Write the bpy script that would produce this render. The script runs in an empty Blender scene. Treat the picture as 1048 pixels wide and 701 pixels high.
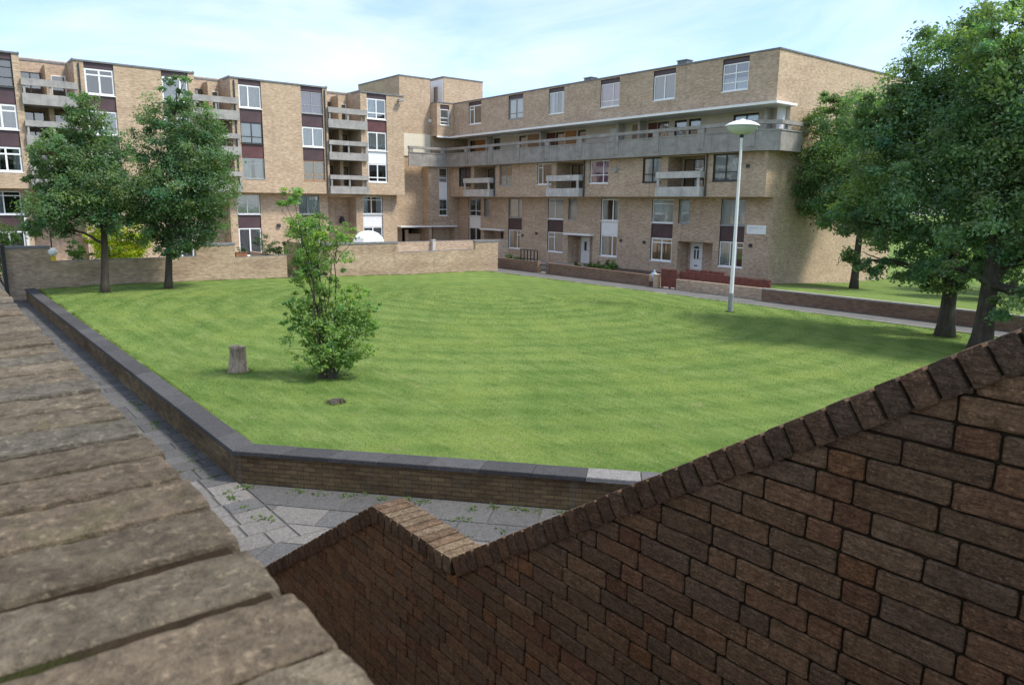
import bpy, math, random
import numpy as np
from mathutils import Vector, Matrix, noise as mnoise

S = bpy.context.scene
COL = S.collection
R = random.Random(7)
NR = np.random.default_rng(11)

# ------------------------------------------------------------------ materials
MATS = {}

def new_mat(name):
    m = bpy.data.materials.new(name)
    m.use_nodes = True
    nt = m.node_tree
    nt.nodes.clear()
    out = nt.nodes.new('ShaderNodeOutputMaterial')
    MATS[name] = m
    return m, nt, out

class NT:
    """tiny node-tree helper"""
    def __init__(s, nt): s.nt = nt
    def n(s, t, **kw):
        nd = s.nt.nodes.new(t)
        for k, v in kw.items():
            if hasattr(nd, k) and k not in nd.inputs: setattr(nd, k, v)
        for k, v in kw.items():
            if k in nd.inputs: s.put(nd.inputs[k], v)
        return nd
    def put(s, inp, v):
        if isinstance(v, bpy.types.NodeSocket): s.nt.links.new(v, inp)
        elif isinstance(v, (tuple, list)) and inp.type == 'RGBA' and len(v) == 3: inp.default_value = (*v, 1)
        else: inp.default_value = v
    def mix(s, f, a, b, mode='MIX'):
        nd = s.nt.nodes.new('ShaderNodeMix'); nd.data_type = 'RGBA'; nd.blend_type = mode
        s.put(nd.inputs[0], f); s.put(nd.inputs[6], a); s.put(nd.inputs[7], b)
        return nd.outputs[2]
    def math(s, op, a, b=0.0):
        nd = s.nt.nodes.new('ShaderNodeMath'); nd.operation = op
        s.put(nd.inputs[0], a); s.put(nd.inputs[1], b)
        return nd.outputs[0]
    def ramp(s, f, stops):
        nd = s.nt.nodes.new('ShaderNodeValToRGB')
        s.put(nd.inputs[0], f)
        cr = nd.color_ramp
        while len(cr.elements) < len(stops): cr.elements.new(.5)
        for e, (p, c) in zip(cr.elements, stops):
            e.position = p; e.color = (c, c, c, 1) if isinstance(c, (int, float)) else (*c, 1)
        return nd.outputs[0]
    def noise(s, vec, scale, detail=4, rough=.55, dist=0):
        nd = s.n('ShaderNodeTexNoise', Vector=vec, Scale=scale, Detail=detail, Roughness=rough, Distortion=dist)
        return nd.outputs['Fac']
    def mapping(s, vec, scale=(1, 1, 1), rot=(0, 0, 0)):
        nd = s.n('ShaderNodeMapping', Vector=vec, Scale=scale, Rotation=rot)
        return nd.outputs[0]
    def bump(s, h, strength, dist):
        nd = s.n('ShaderNodeBump', Height=h, Strength=strength, Distance=dist)
        return nd.outputs[0]

def princ(t, out, **kw):
    p = t.n('ShaderNodeBsdfPrincipled', **kw)
    t.nt.links.new(p.outputs[0], out.inputs[0])
    return p

def mat_plain(name, col, rough=.6, var=.12, vscale=3.0, bump=0.0, bscale=40, metal=0.0, spec=.4):
    m, nt, out = new_mat(name); t = NT(nt)
    oc = t.n('ShaderNodeTexCoord').outputs['Object']
    f = t.noise(oc, vscale, 5, .6)
    dark = tuple(c * (1 - var) for c in col); lite = tuple(min(1, c * (1 + var)) for c in col)
    c = t.mix(t.ramp(f, [(.3, 0), (.7, 1)]), dark, lite)
    kw = dict(Roughness=rough, Metallic=metal)
    kw['Base Color'] = c; kw['Specular IOR Level'] = spec
    if bump: kw['Normal'] = t.bump(t.noise(oc, bscale, 6, .65), .5, bump)
    princ(t, out, **kw)
    return m

def mat_brick(name, c1, c2, mortar, patch=.25, streak=.0, bumpd=.006):
    m, nt, out = new_mat(name); t = NT(nt)
    tc = t.n('ShaderNodeTexCoord'); uv = tc.outputs['UV']; oc = tc.outputs['Object']
    b = t.n('ShaderNodeTexBrick', Vector=uv, Scale=1.0, Color1=c1, Color2=c2, Mortar=mortar)
    b.inputs['Mortar Size'].default_value = .006
    b.inputs['Brick Width'].default_value = .225
    b.inputs['Row Height'].default_value = .075
    b.inputs['Bias'].default_value = -.1
    b.inputs['Mortar Smooth'].default_value = .2
    b.offset_frequency = 2
    # brick-sized tonal scatter, then wide weathering patches elongated along the courses
    f1 = t.noise(t.mapping(uv, (3.2, 11, 1)), 1.0, 3, .7)
    c = t.mix(t.ramp(f1, [(.32, 0), (.7, 1)]), t.mix(1, b.outputs[0], (.70, .66, .64), 'MULTIPLY'), t.mix(1, b.outputs[0], (1.2, 1.17, 1.1), 'MULTIPLY'))
    f2 = t.noise(t.mapping(uv, (.45, 1.3, 1)), 1.0, 6, .62, .6)
    c = t.mix(t.ramp(f2, [(.36, 0), (.66, 1)]), t.mix(1, c, (1 - patch, 1 - patch * 1.1, 1 - patch * 1.15), 'MULTIPLY'), c)
    if streak:
        f3 = t.noise(t.mapping(uv, (2.6, .16, 1)), 1.0, 5, .6)
        c = t.mix(t.math('MULTIPLY', t.ramp(f3, [(.56, 0), (.72, 1)]), streak), c, (.12, .105, .085))
    h = t.math('ADD', t.math('MULTIPLY', b.outputs[1], -1.0), t.math('MULTIPLY', t.noise(uv, 60, 4), .5))
    princ(t, out, **{'Base Color': c, 'Roughness': .9, 'Specular IOR Level': .2, 'Normal': t.bump(h, .6, bumpd)})
    return m

mat_brick('brick_facade', (.575, .455, .325), (.475, .36, .25), (.52, .44, .34), .15, .25)
mat_brick('brick_shade', (.60, .475, .36), (.47, .36, .27), (.52, .445, .355), .2, .35)
mat_brick('brick_fence', (.52, .41, .30), (.40, .305, .215), (.47, .39, .30), .28, .3)
mat_brick('brick_red', (.265, .175, .125), (.20, .135, .10), (.25, .2, .16), .28, .25)
mat_brick('brick_yellow', (.20, .145, .075), (.125, .09, .05), (.07, .058, .042), .55, .85, .012)

def mat_concrete(name, col, streak=.5, scale=1.0, bump=.004):
    m, nt, out = new_mat(name); t = NT(nt)
    tc = t.n('ShaderNodeTexCoord'); uv = tc.outputs['UV']
    f = t.noise(t.mapping(uv, (1.1, 1.6, 1)), 1.2 * scale, 7, .68, .4)
    c = t.mix(t.ramp(f, [(.3, 0), (.72, 1)]), tuple(x * .68 for x in col), tuple(x * 1.15 for x in col))
    f2 = t.noise(t.mapping(uv, (3.4, .3, 1)), 1.0, 6, .65)
    c = t.mix(t.math('MULTIPLY', t.ramp(f2, [(.5, 0), (.72, 1)]), streak), c, tuple(x * .38 for x in col))
    princ(t, out, **{'Base Color': c, 'Roughness': .85, 'Specular IOR Level': .25,
                     'Normal': t.bump(t.noise(uv, 45, 6, .7), .5, bump)})

mat_concrete('concrete', (.33, .31, .28), .6)
mat_concrete('concrete_pale', (.55, .53, .49), .45)
mat_concrete('concrete_weathered', (.36, .345, .32), .5)
mat_concrete('coping_grey', (.21, .215, .225), .35)
mat_plain('white_paint', (.80, .80, .78), .45, .05)
mat_plain('white_panel', (.78, .78, .77), .4, .05)
mat_plain('cream_board', (.66, .61, .47), .6, .06)
mat_plain('cream_render', (.66, .585, .49), .85, .1, .8)
mat_plain('brown_panel', (.075, .045, .048), .5, .25, 1.2)
mat_plain('red_panel', (.11, .046, .045), .5, .25, 1.2)
mat_plain('dark_frame', (.045, .05, .05), .45, .2)
mat_plain('grey_frame', (.30, .31, .31), .45, .1)
mat_plain('timber_tan', (.36, .22, .12), .6, .2)
mat_plain('timber_orange', (.42, .19, .07), .6, .25)
mat_plain('timber_red', (.15, .047, .035), .7, .35, 6, .003, 60)
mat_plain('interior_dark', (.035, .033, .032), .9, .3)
mat_plain('curtain_white', (.88, .89, .90), .9, .06)
mat_plain('curtain_pink', (.78, .50, .64), .9, .1)
mat_plain('curtain_tan', (.66, .50, .30), .9, .15)
mat_plain('curtain_dark', (.10, .10, .12), .9, .15)
mat_plain('black_metal', (.02, .021, .022), .5, .2)
mat_plain('roof_felt', (.12, .12, .125), .9, .3, 1.0)
mat_plain('lead_edge', (.16, .165, .17), .6, .3)
mat_plain('lamp_white', (.78, .79, .78), .35, .08, 2)
mat_plain('lamp_grey', (.24, .25, .25), .6, .25, 5)
mat_plain('soil', (.10, .072, .048), .95, .4, 3, .01, 30)
mat_plain('parasol_white', (.82, .82, .80), .7, .04)
mat_plain('yellow_plastic', (.62, .48, .03), .5, .15)
mat_plain('blue_grey_plastic', (.22, .28, .33), .4, .25, 9)
mat_plain('terracotta', (.25, .11, .06), .8, .2)
mat_plain('ink_grey', (.50, .50, .56), .6, .1)
mat_plain('stone_pale', (.24, .225, .20), .8, .15, 5)
mat_plain('joint_grit', (.075, .073, .066), .95, .35, 2.5)
mat_plain('garden_paving', (.30, .28, .25), .9, .25, 1.5)

# frosted bowl of the street lamp
m, nt, out = new_mat('frosted_bowl'); t = NT(nt)
princ(t, out, **{'Base Color': (.56, .60, .58), 'Roughness': .4})

# window glass: see-through with a real reflection
m, nt, out = new_mat('glass'); t = NT(nt)
fr = t.n('ShaderNodeFresnel', IOR=2.7)
tr = t.n('ShaderNodeBsdfTransparent', Color=(.93, .95, .95))
gl = t.n('ShaderNodeBsdfGlossy', Color=(.95, .97, 1.0), Roughness=.03)
tc = t.n('ShaderNodeTexCoord')
nt.links.new(t.bump(t.noise(tc.outputs['Object'], 1.3, 2), .25, .01), gl.inputs['Normal'])
mx = t.n('ShaderNodeMixShader'); nt.links.new(fr.outputs[0], mx.inputs[0]); nt.links.new(tr.outputs[0], mx.inputs[1]); nt.links.new(gl.outputs[0], mx.inputs[2])
nt.links.new(mx.outputs[0], out.inputs[0])

# leaves: tint per leaf stored on the mesh (Col), translucent
def mat_leaf(name, trans=.35, rough=.5):
    m, nt, out = new_mat(name); t = NT(nt)
    a = t.n('ShaderNodeAttribute', attribute_name='Col').outputs['Color']
    p = t.n('ShaderNodeBsdfPrincipled', **{'Base Color': a, 'Roughness': rough, 'Specular IOR Level': .35})
    tl = t.n('ShaderNodeBsdfTranslucent', Color=t.mix(1, a, (1.25, 1.5, .55), 'MULTIPLY'))
    mx = t.n('ShaderNodeMixShader', Fac=trans)
    nt.links.new(p.outputs[0], mx.inputs[1]); nt.links.new(tl.outputs[0], mx.inputs[2]); nt.links.new(mx.outputs[0], out.inputs[0])
mat_leaf('leaf', .52); mat_leaf('grass_blade', .3, .6)

# bark
m, nt, out = new_mat('bark'); t = NT(nt)
oc = t.n('ShaderNodeTexCoord').outputs['Object']
f = t.noise(t.mapping(oc, (9, 9, 1.6)), 1.0, 7, .7, .8)
c = t.mix(t.ramp(f, [(.3, 0), (.7, 1)]), (.025, .019, .014), (.085, .066, .05))
c = t.mix(t.math('MULTIPLY', t.ramp(t.noise(oc, 2.2, 4), [(.5, 0), (.65, 1)]), .5), c, (.07, .085, .04))
princ(t, out, **{'Base Color': c, 'Roughness': .95, 'Normal': t.bump(f, 1, .03)})

# weathered stump timber
m, nt, out = new_mat('stump_wood'); t = NT(nt)
oc = t.n('ShaderNodeTexCoord').outputs['Object']
f = t.noise(t.mapping(oc, (16, 16, 2.2)), 1.0, 7, .7, .6)
c = t.mix(t.ramp(f, [(.32, 0), (.68, 1)]), (.085, .06, .042), (.42, .33, .245))
princ(t, out, **{'Base Color': c, 'Roughness': .95, 'Normal': t.bump(f, 1, .03)})

# lawn: two greens, mowing arcs, dry clippings
def lawn_colour(t, pos):
    big = t.noise(pos, .16, 5, .6, .5)
    base = t.mix(t.ramp(big, [(.3, 0), (.7, 1)]), (.135, .205, .052), (.205, .272, .082))
    wv = t.n('ShaderNodeTexWave', Vector=t.mapping(pos, (1, 1, 1), (0, 0, .62)), Scale=.32, Distortion=5.0, Detail=3.0)
    wv.inputs['Detail Scale'].default_value = .55
    wv.bands_direction = 'Y'
    base = t.mix(t.math('MULTIPLY', t.ramp(wv.outputs[1], [(.25, 0), (.9, 1)]), .3), base, t.mix(1, base, (.70, .78, .72), 'MULTIPLY'))
    mow = t.noise(t.mapping(pos, (.22, 2.4, 1), (0, 0, -.22)), 1.0, 6, .7, 1.0)
    base = t.mix(t.math('MULTIPLY', t.ramp(mow, [(.44, 0), (.66, 1)]), .5), base, t.mix(1, base, (.60, .70, .58), 'MULTIPLY'))
    mow2 = t.noise(t.mapping(pos, (.5, 3.0, 1), (0, 0, .35)), 1.0, 6, .75, .6)
    base = t.mix(t.math('MULTIPLY', t.ramp(mow2, [(.5, 0), (.68, 1)]), .55), base, (.27, .32, .125))
    rg = t.n('ShaderNodeTexWave', Vector=t.n('ShaderNodeMapping', Vector=pos, Location=(27, -20, 0)).outputs[0], Scale=.26, Distortion=2.2, Detail=3.0)
    rg.wave_type = 'RINGS'; rg.rings_direction = 'Z'; rg.inputs['Detail Scale'].default_value = .5
    base = t.mix(t.math('MULTIPLY', t.ramp(rg.outputs[1], [(.35, 0), (.95, 1)]), .6), base, t.mix(1, base, (.66, .76, .66), 'MULTIPLY'))
    yel = t.noise(pos, .45, 5, .65, .6)
    base = t.mix(t.math('MULTIPLY', t.ramp(yel, [(.48, 0), (.66, 1)]), .5), base, (.235, .285, .075))
    spk = t.noise(t.mapping(pos, (2.6, 7.0, 1), (0, 0, -.1)), 1.0, 7, .8, .5)
    base = t.mix(t.math('MULTIPLY', t.ramp(spk, [(.54, 0), (.68, 1)]), .6), base, t.mix(1, base, (.52, .62, .55), 'MULTIPLY'))
    dry = t.noise(pos, 1.7, 7, .75, .4)
    base = t.mix(t.math('MULTIPLY', t.ramp(dry, [(.57, 0), (.72, 1)]), .6), base, (.29, .27, .145))
    return base
m, nt, out = new_mat('lawn'); t = NT(nt)
oc = t.n('ShaderNodeTexCoord').outputs['Object']
c = lawn_colour(t, oc)
fine = t.noise(oc, 26, 6, .8)
c = t.mix(t.ramp(fine, [(.3, 0), (.7, 1)]), t.mix(1, c, (.6, .66, .55), 'MULTIPLY'), t.mix(1, c, (1.1, 1.1, 1.0), 'MULTIPLY'))
h = t.math('ADD', t.noise(oc, 30, 6, .8), t.math('MULTIPLY', t.noise(oc, 3.5, 4), 1.5))
princ(t, out, **{'Base Color': c, 'Roughness': .9, 'Specular IOR Level': .1, 'Normal': t.bump(h, .8, .04)})
m, nt, out = new_mat('lawn_blade'); t = NT(nt)
oc = t.n('ShaderNodeTexCoord').outputs['Object']
a = t.n('ShaderNodeAttribute', attribute_name='Col').outputs['Color']
c = t.mix(1, lawn_colour(t, oc), a, 'MULTIPLY')
p = t.n('ShaderNodeBsdfPrincipled', **{'Base Color': c, 'Roughness': .6, 'Specular IOR Level': .25})
tl = t.n('ShaderNodeBsdfTranslucent', Color=t.mix(1, c, (1.2, 1.35, .6), 'MULTIPLY'))
mx = t.n('ShaderNodeMixShader', Fac=.35)
nt.links.new(p.outputs[0], mx.inputs[1]); nt.links.new(tl.outputs[0], mx.inputs[2]); nt.links.new(mx.outputs[0], out.inputs[0])

# near brick: per-brick tint from Col, rustic wire-cut face
def mat_near(name, moss=.25, rustic=1.0, bumpd=.006, grime=.5, moss_col=(.085, .09, .025), grain=1.0, streak=(16, 16, 95), srot=.55):
    m, nt, out = new_mat(name); t = NT(nt)
    oc = t.n('ShaderNodeTexCoord').outputs['Object']
    a = t.n('ShaderNodeAttribute', attribute_name='Col').outputs['Color']
    n1 = t.noise(oc, 30, 8, .78)
    n2 = t.noise(t.mapping(oc, streak, (0, srot, 0)), 1.0, 6, .7, 1.4)
    n3 = t.noise(oc, 5.5, 5, .62, .5)
    n4 = t.noise(oc, 95, 5, .75)
    c = t.mix(t.ramp(n1, [(.34, 0), (.66, 1)]), t.mix(1, a, (.58, .55, .52), 'MULTIPLY'), t.mix(1, a, (1.38, 1.36, 1.32), 'MULTIPLY'))
    c = t.mix(t.math('MULTIPLY', t.ramp(n2, [(.46, 0), (.60, 1)]), .75 * rustic), c, t.mix(1, a, (.42, .40, .38), 'MULTIPLY'))
    c = t.mix(t.math('MULTIPLY', t.ramp(n4, [(.40, 1), (.52, 0)]), .6 * grain), c, t.mix(1, c, (.48, .46, .44), 'MULTIPLY'))
    c = t.mix(t.math('MULTIPLY', t.ramp(n3, [(.5, 0), (.74, 1)]), grime), c, t.mix(1, c, (.55, .55, .53), 'MULTIPLY'))
    mo = t.noise(oc, 9.0, 6, .7, .3)
    c = t.mix(t.math('MULTIPLY', t.ramp(mo, [(.58, 0), (.7, 1)]), moss), c, moss_col)
    sp = t.noise(oc, 120, 3, .6)
    c = t.mix(t.math('MULTIPLY', t.ramp(sp, [(.60, 0), (.68, 1)]), .55 * grain), c, t.mix(1, a, (1.9, 1.85, 1.75), 'MULTIPLY'))
    h = t.math('ADD', t.math('MULTIPLY', n2, 1.2 * rustic), t.math('ADD', n1, t.math('MULTIPLY', n4, .7)))
    princ(t, out, **{'Base Color': c, 'Roughness': .9, 'Specular IOR Level': .2, 'Normal': t.bump(h, 1.0, bumpd)})
mat_near('near_brick', .25, 1.0, .012)
mat_near('coping_brick', .45, .4, .010, .6, (.14, .13, .05), 1.0, (70, 55, 70), 0)
mat_near('slab_stone', .25, 0.0, .003, .4, (.10, .11, .05))
mat_near('coping_slab', .15, 0.0, .004, .5)
m, nt, out = new_mat('mortar'); t = NT(nt)
oc = t.n('ShaderNodeTexCoord').outputs['Object']
c = t.mix(t.ramp(t.noise(oc, 20, 5, .7), [(.3, 0), (.7, 1)]), (.018, .013, .009), (.045, .032, .021))
c = t.mix(t.ramp(t.noise(oc, 6, 5, .7), [(.52, 0), (.62, 1)]), c, (.030, .031, .012))
princ(t, out, **{'Base Color': c, 'Roughness': 1.0, 'Specular IOR Level': 0.0, 'Normal': t.bump(t.noise(oc, 90, 5, .7), 1, .006)})
m, nt, out = new_mat('path_tarmac'); t = NT(nt)
oc = t.n('ShaderNodeTexCoord').outputs['Object']
c = t.mix(t.ramp(t.noise(oc, .8, 6, .65), [(.3, 0), (.7, 1)]), (.085, .083, .078), (.14, .135, .125))
princ(t, out, **{'Base Color': c, 'Roughness': .9, 'Normal': t.bump(t.noise(oc, 60, 5, .7), .6, .01)})

# ------------------------------------------------------------------ mesh building
class MB:
    def __init__(s): s.v = []; s.f = []; s.m = []; s.c = []
    def poly(s, pts, m=0, c=(1, 1, 1)):
        i = len(s.v); s.v += [tuple(p) for p in pts]; s.f.append(list(range(i, i + len(pts)))); s.m.append(m); s.c.append(c)
    def box(s, x0, x1, y0, y1, z0, z1, m=0, c=(1, 1, 1)):
        if x0 > x1: x0, x1 = x1, x0
        if y0 > y1: y0, y1 = y1, y0
        i = len(s.v)
        s.v += [(x0, y0, z0), (x1, y0, z0), (x1, y1, z0), (x0, y1, z0), (x0, y0, z1), (x1, y0, z1), (x1, y1, z1), (x0, y1, z1)]
        for q in ((0, 3, 2, 1), (4, 5, 6, 7), (0, 1, 5, 4), (1, 2, 6, 5), (2, 3, 7, 6), (3, 0, 4, 7)):
            s.f.append([i + k for k in q]); s.m.append(m); s.c.append(c)
    def tube(s, pts, rad, n=8, m=0, c=(1, 1, 1), cap=True):
        pts = [Vector(p) for p in pts]; i0 = len(s.v); up = None
        for k, p in enumerate(pts):
            d = (pts[min(k + 1, len(pts) - 1)] - pts[max(k - 1, 0)]).normalized()
            a = d.cross(Vector((0, 0, 1)) if abs(d.z) < .95 else Vector((1, 0, 0)))
            if a.length < 1e-6: a = Vector((1, 0, 0))
            if up is not None:
                a = up - d * up.dot(d)
            a.normalize(); up = a; b = d.cross(a)
            for j in range(n):
                w = 2 * math.pi * j / n
                s.v.append(tuple(p + (a * math.cos(w) + b * math.sin(w)) * rad[k]))
        for k in range(len(pts) - 1):
            for j in range(n):
                q = [i0 + k * n + j, i0 + k * n + (j + 1) % n, i0 + (k + 1) * n + (j + 1) % n, i0 + (k + 1) * n + j]
                s.f.append(q[::-1] if False else q); s.m.append(m); s.c.append(c)
        if cap:
            s.f.append([i0 + (len(pts) - 1) * n + j for j in range(n)]); s.m.append(m); s.c.append(c)
            s.f.append([i0 + j for j in range(n)][::-1]); s.m.append(m); s.c.append(c)
    def lathe(s, prof, cx, cy, n=24, m=0, wob=0, seed=0):
        i0 = len(s.v)
        for (r, z) in prof:
            for j in range(n):
                w = 2 * math.pi * j / n
                rr = r * (1 + wob * mnoise.noise((math.cos(w) * 1.7 + seed, math.sin(w) * 1.7, z * 2.0)))
                s.v.append((cx + rr * math.cos(w), cy + rr * math.sin(w), z))
        for k in range(len(prof) - 1):
            for j in range(n):
                s.f.append([i0 + k * n + j, i0 + k * n + (j + 1) % n, i0 + (k + 1) * n + (j + 1) % n, i0 + (k + 1) * n + j]); s.m.append(m); s.c.append((1, 1, 1))
        s.f.append([i0 + (len(prof) - 1) * n + j for j in range(n)]); s.m.append(m); s.c.append((1, 1, 1))
    def build(s, name, mats, parent=None, org=None, smooth=False):
        """vertices are in world metres unless org says which point is the local origin"""
        if isinstance(mats, str): mats = [mats]
        if org is None: org = (0, 0, 0)
        me = bpy.data.meshes.new(name)
        me.from_pydata([(x - org[0], y - org[1], z - org[2]) for x, y, z in s.v], [], s.f)
        for k in mats: me.materials.append(MATS[k])
        me.polygons.foreach_set('material_index', s.m)
        if smooth: me.polygons.foreach_set('use_smooth', [True] * len(s.f))
        uv = me.uv_layers.new(name='UVMap')
        co = s.v; data = []
        for p in me.polygons:
            n = p.normal
            if abs(n.z) > .75:
                for vi in p.vertices: data += [co[vi][0], co[vi][1]]
            else:
                h = math.hypot(n.x, n.y) or 1; tx, ty = -n.y / h, n.x / h
                for vi in p.vertices: data += [co[vi][0] * tx + co[vi][1] * ty, co[vi][2]]
        uv.data.foreach_set('uv', data)
        at = me.attributes.new('Col', 'FLOAT_COLOR', 'FACE')
        cc = []
        for c in s.c: cc += [c[0], c[1], c[2], 1]
        at.data.foreach_set('color', cc)
        o = bpy.data.objects.new(name, me); COL.objects.link(o)
        if parent is not None: o.parent = parent
        else: o.location = org
        return o

def tag(o, label=None, cat=None, group=None, kind=None):
    if label: o['label'] = label
    if cat: o['category'] = cat
    if group: o['group'] = group
    if kind: o['kind'] = kind
    return o

def thing(name, loc, label, cat, group=None):
    o = bpy.data.objects.new(name, None); COL.objects.link(o); o.location = loc
    o.empty_display_size = .3
    return tag(o, label, cat, group)

def np_mesh(name, verts, quads, cols, mat, parent=None, org=(0, 0, 0), k=4):
    me = bpy.data.meshes.new(name)
    verts = np.asarray(verts, np.float32) - np.asarray(org, np.float32)
    n = len(quads)
    me.vertices.add(len(verts)); me.vertices.foreach_set('co', verts.ravel())
    me.loops.add(n * k); me.loops.foreach_set('vertex_index', np.asarray(quads, np.int32).ravel())
    me.polygons.add(n)
    me.polygons.foreach_set('loop_start', np.arange(0, n * k, k, dtype=np.int32))
    me.polygons.foreach_set('loop_total', np.full(n, k, np.int32))
    at = me.attributes.new('Col', 'FLOAT_COLOR', 'FACE')
    cc = np.ones((n, 4), np.float32); cc[:, :3] = cols
    at.data.foreach_set('color', cc.ravel())
    me.materials.append(MATS[mat])
    me.update(calc_edges=True); me.validate()
    o = bpy.data.objects.new(name, me); COL.objects.link(o)
    if parent is not None: o.parent = parent
    else: o.location = org
    return o

# ------------------------------------------------------------------ facades with openings
def facade(mb, axis, plane, s0, s1, z0, z1, ops, mi=0):
    """front skin of a wall with recessed openings. axis 'y': faces -Y at Y=plane, s=X; axis 'x': faces +X at X=plane, s=Y.
    ops: (s0,s1,z0,z1,depth,side_mat,back_mat)"""
    def P(s, z, d):
        return (s, plane + d, z) if axis == 'y' else (plane - d, s, z)
    def face(a, b, c, d, m):
        mb.poly([a, b, c, d], m)
    ss = sorted({s0, s1} | {v for o in ops for v in o[:2] if s0 < v < s1})
    zs = sorted({z0, z1} | {v for o in ops for v in o[2:4] if z0 < v < z1})
    for a, b in zip(ss, ss[1:]):
        run = None
        for c, d in zip(zs, zs[1:]):
            mid = ((a + b) / 2, (c + d) / 2)
            if any(o[0] < mid[0] < o[1] and o[2] < mid[1] < o[3] for o in ops): continue
            face(P(a, c, 0), P(b, c, 0), P(b, d, 0), P(a, d, 0), mi)
    for (a, b, c, d, dep, sm, bm) in ops:
        a = max(a, s0); b = min(b, s1)
        face(P(a, c, 0), P(a, c, dep), P(a, d, dep), P(a, d, 0), sm)
        face(P(b, c, dep), P(b, c, 0), P(b, d, 0), P(b, d, dep), sm)
        face(P(a, c, 0), P(b, c, 0), P(b, c, dep), P(a, c, dep), sm)
        if d < z1 - 1e-4: face(P(a, d, dep), P(b, d, dep), P(b, d, 0), P(a, d, 0), sm)
        face(P(a, c, dep), P(b, c, dep), P(b, d, dep), P(a, d, dep), bm)

ROTZ = {'y': 0.0, 'x': math.pi / 2}

def place(o, root, axis, plane, s, z, d):
    w = Vector((s, plane + d, z)) if axis == 'y' else Vector((plane - d, s, z))
    o.parent = root; o.location = w - root.location; o.rotation_euler = (0, 0, ROTZ[axis])

def window(root, axis, plane, s0, s1, z0, z1, d=.07, mul=(.5,), tran=(), fm='white_paint', cur='net', t_=.065, sill=True, label=None, part=None):
    """one window: frame mesh, pane child, curtain child. local frame: x along the wall, -y outwards"""
    w = s1 - s0; h = z1 - z0
    mb = MB(); th = .07
    mb.box(0, t_, 0, th, 0, h); mb.box(w - t_, w, 0, th, 0, h)
    mb.box(t_, w - t_, 0, th, 0, t_); mb.box(t_, w - t_, 0, th, h - t_, h)
    xs = [0]
    for x in mul:
        mb.box(w * x - t_ * .5, w * x + t_ * .5, .004, th - .004, t_, h - t_)
    for tr in tran:
        z = h * tr[0]; xa, xb = (w * tr[1] + t_ * .5, w * tr[2] - t_ * .5) if len(tr) > 1 else (t_, w - t_)
        mb.box(max(xa, t_), min(xb, w - t_), -.004, th - .008, z - t_ * .45, z + t_ * .45)
    if sill: mb.box(-.04, w + .04, -.10, .03, -.06, -.002)
    f = mb.build('window', fm, root)
    place(f, root, axis, plane, s0, z0, d)
    if label: f['label'] = label
    p = MB(); p.poly([(t_, .04, t_), (w - t_, .04, t_), (w - t_, .04, h - t_), (t_, .04, h - t_)])
    po = p.build('pane', 'glass', f)
    cm = {'net': 'curtain_white', 'half': 'curtain_white', 'side': 'curtain_white', 'pink': 'curtain_pink', 'tan': 'curtain_tan', 'dark': 'curtain_dark', 'swag': 'curtain_white', 'low': 'curtain_white'}.get(cur)
    if cm:
        c = MB()
        spans = {'net': [(0, w)], 'pink': [(0, w)], 'tan': [(0, w)], 'dark': [(0, w)], 'half': [(0, w * .45)], 'side': [(0, w * .3), (w * .72, w)], 'swag': [(0, w * .42), (w * .58, w)], 'low': [(0, w)]}[cur]
        hh = h * (.5 if cur == 'low' else 1)
        for a, b in spans:
            c = MB()
            n = max(6, int((b - a) / .05))
            ph = R.random() * 9
            xs = [a + (b - a) * i / n for i in range(n + 1)]
            ys = [.105 + .022 * math.sin(x * 34 + ph + 1.5 * math.sin(x * 5)) for x in xs]
            for i in range(n):
                c.poly([(xs[i], ys[i], .05), (xs[i + 1], ys[i + 1], .05), (xs[i + 1], ys[i + 1], hh - .04), (xs[i], ys[i], hh - .04)])
            c.build('curtain', cm, f)
    return f

def panel(root, axis, plane, s0, s1, z0, z1, mat, d=.05, th=.06, name='spandrel_panel'):
    mb = MB(); w = s1 - s0; h = z1 - z0
    mb.box(.003, w - .003, 0, th, .003, h - .003)
    if h > .5:
        mb.box(.003, w - .003, -.006, -.0005, .003, .03); mb.box(.003, w - .003, -.006, -.0005, h - .03, h - .003)
    o = mb.build(name, mat, root); place(o, root, axis, plane, s0, z0, d)
    return o

def door(root, axis, plane, s0, s1, z0, z1, mat='white_paint', d=0.0, glaze='small', label=None):
    w = s1 - s0; h = z1 - z0
    mb = MB()
    mb.box(0, .06, -.06, .0, 0, h); mb.box(w - .06, w, -.06, 0, 0, h); mb.box(.06, w - .06, -.06, 0, h - .06, h)
    mb.box(.06, w - .06, -.045, -.002, 0, h - .06)
    for (a, b, c, e) in ((.16, .46, .1, .36), (.54, .84, .1, .36)):
        mb.box(w * a, w * b, -.055, -.046, h * c, h * e)
    o = mb.build('door', mat, root); place(o, root, axis, plane, s0, z0, d)
    if label: o['label'] = label
    def pane_(g): g.build('glazing', 'dark_frame', o)
    g = MB()
    if glaze == 'small':
        g.box(w * .38, w * .64, -.058, -.046, h * .48, h * .82)
    elif glaze == 'fancy':
        n = 10
        g.poly([(w * .5 + w * .24 * math.cos(math.pi * i / n), -.056, h * .80 + h * .08 * math.sin(math.pi * i / n)) for i in range(n + 1)])
        pane_(g); g = MB(); g.box(w * .30, w * .44, -.058, -.046, h * .46, h * .76); pane_(g); g = MB(); g.box(w * .56, w * .70, -.058, -.046, h * .46, h * .76)
        pane_(g); g = MB(); g.box(w * .36, w * .64, -.058, -.046, h * .22, h * .26)
    if g.v: pane_(g)
    k = MB(); k.box(w * .84, w * .89, -.10, -.046, h * .46, h * .49); k.build('handle', 'lamp_grey', o)
    return o

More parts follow.
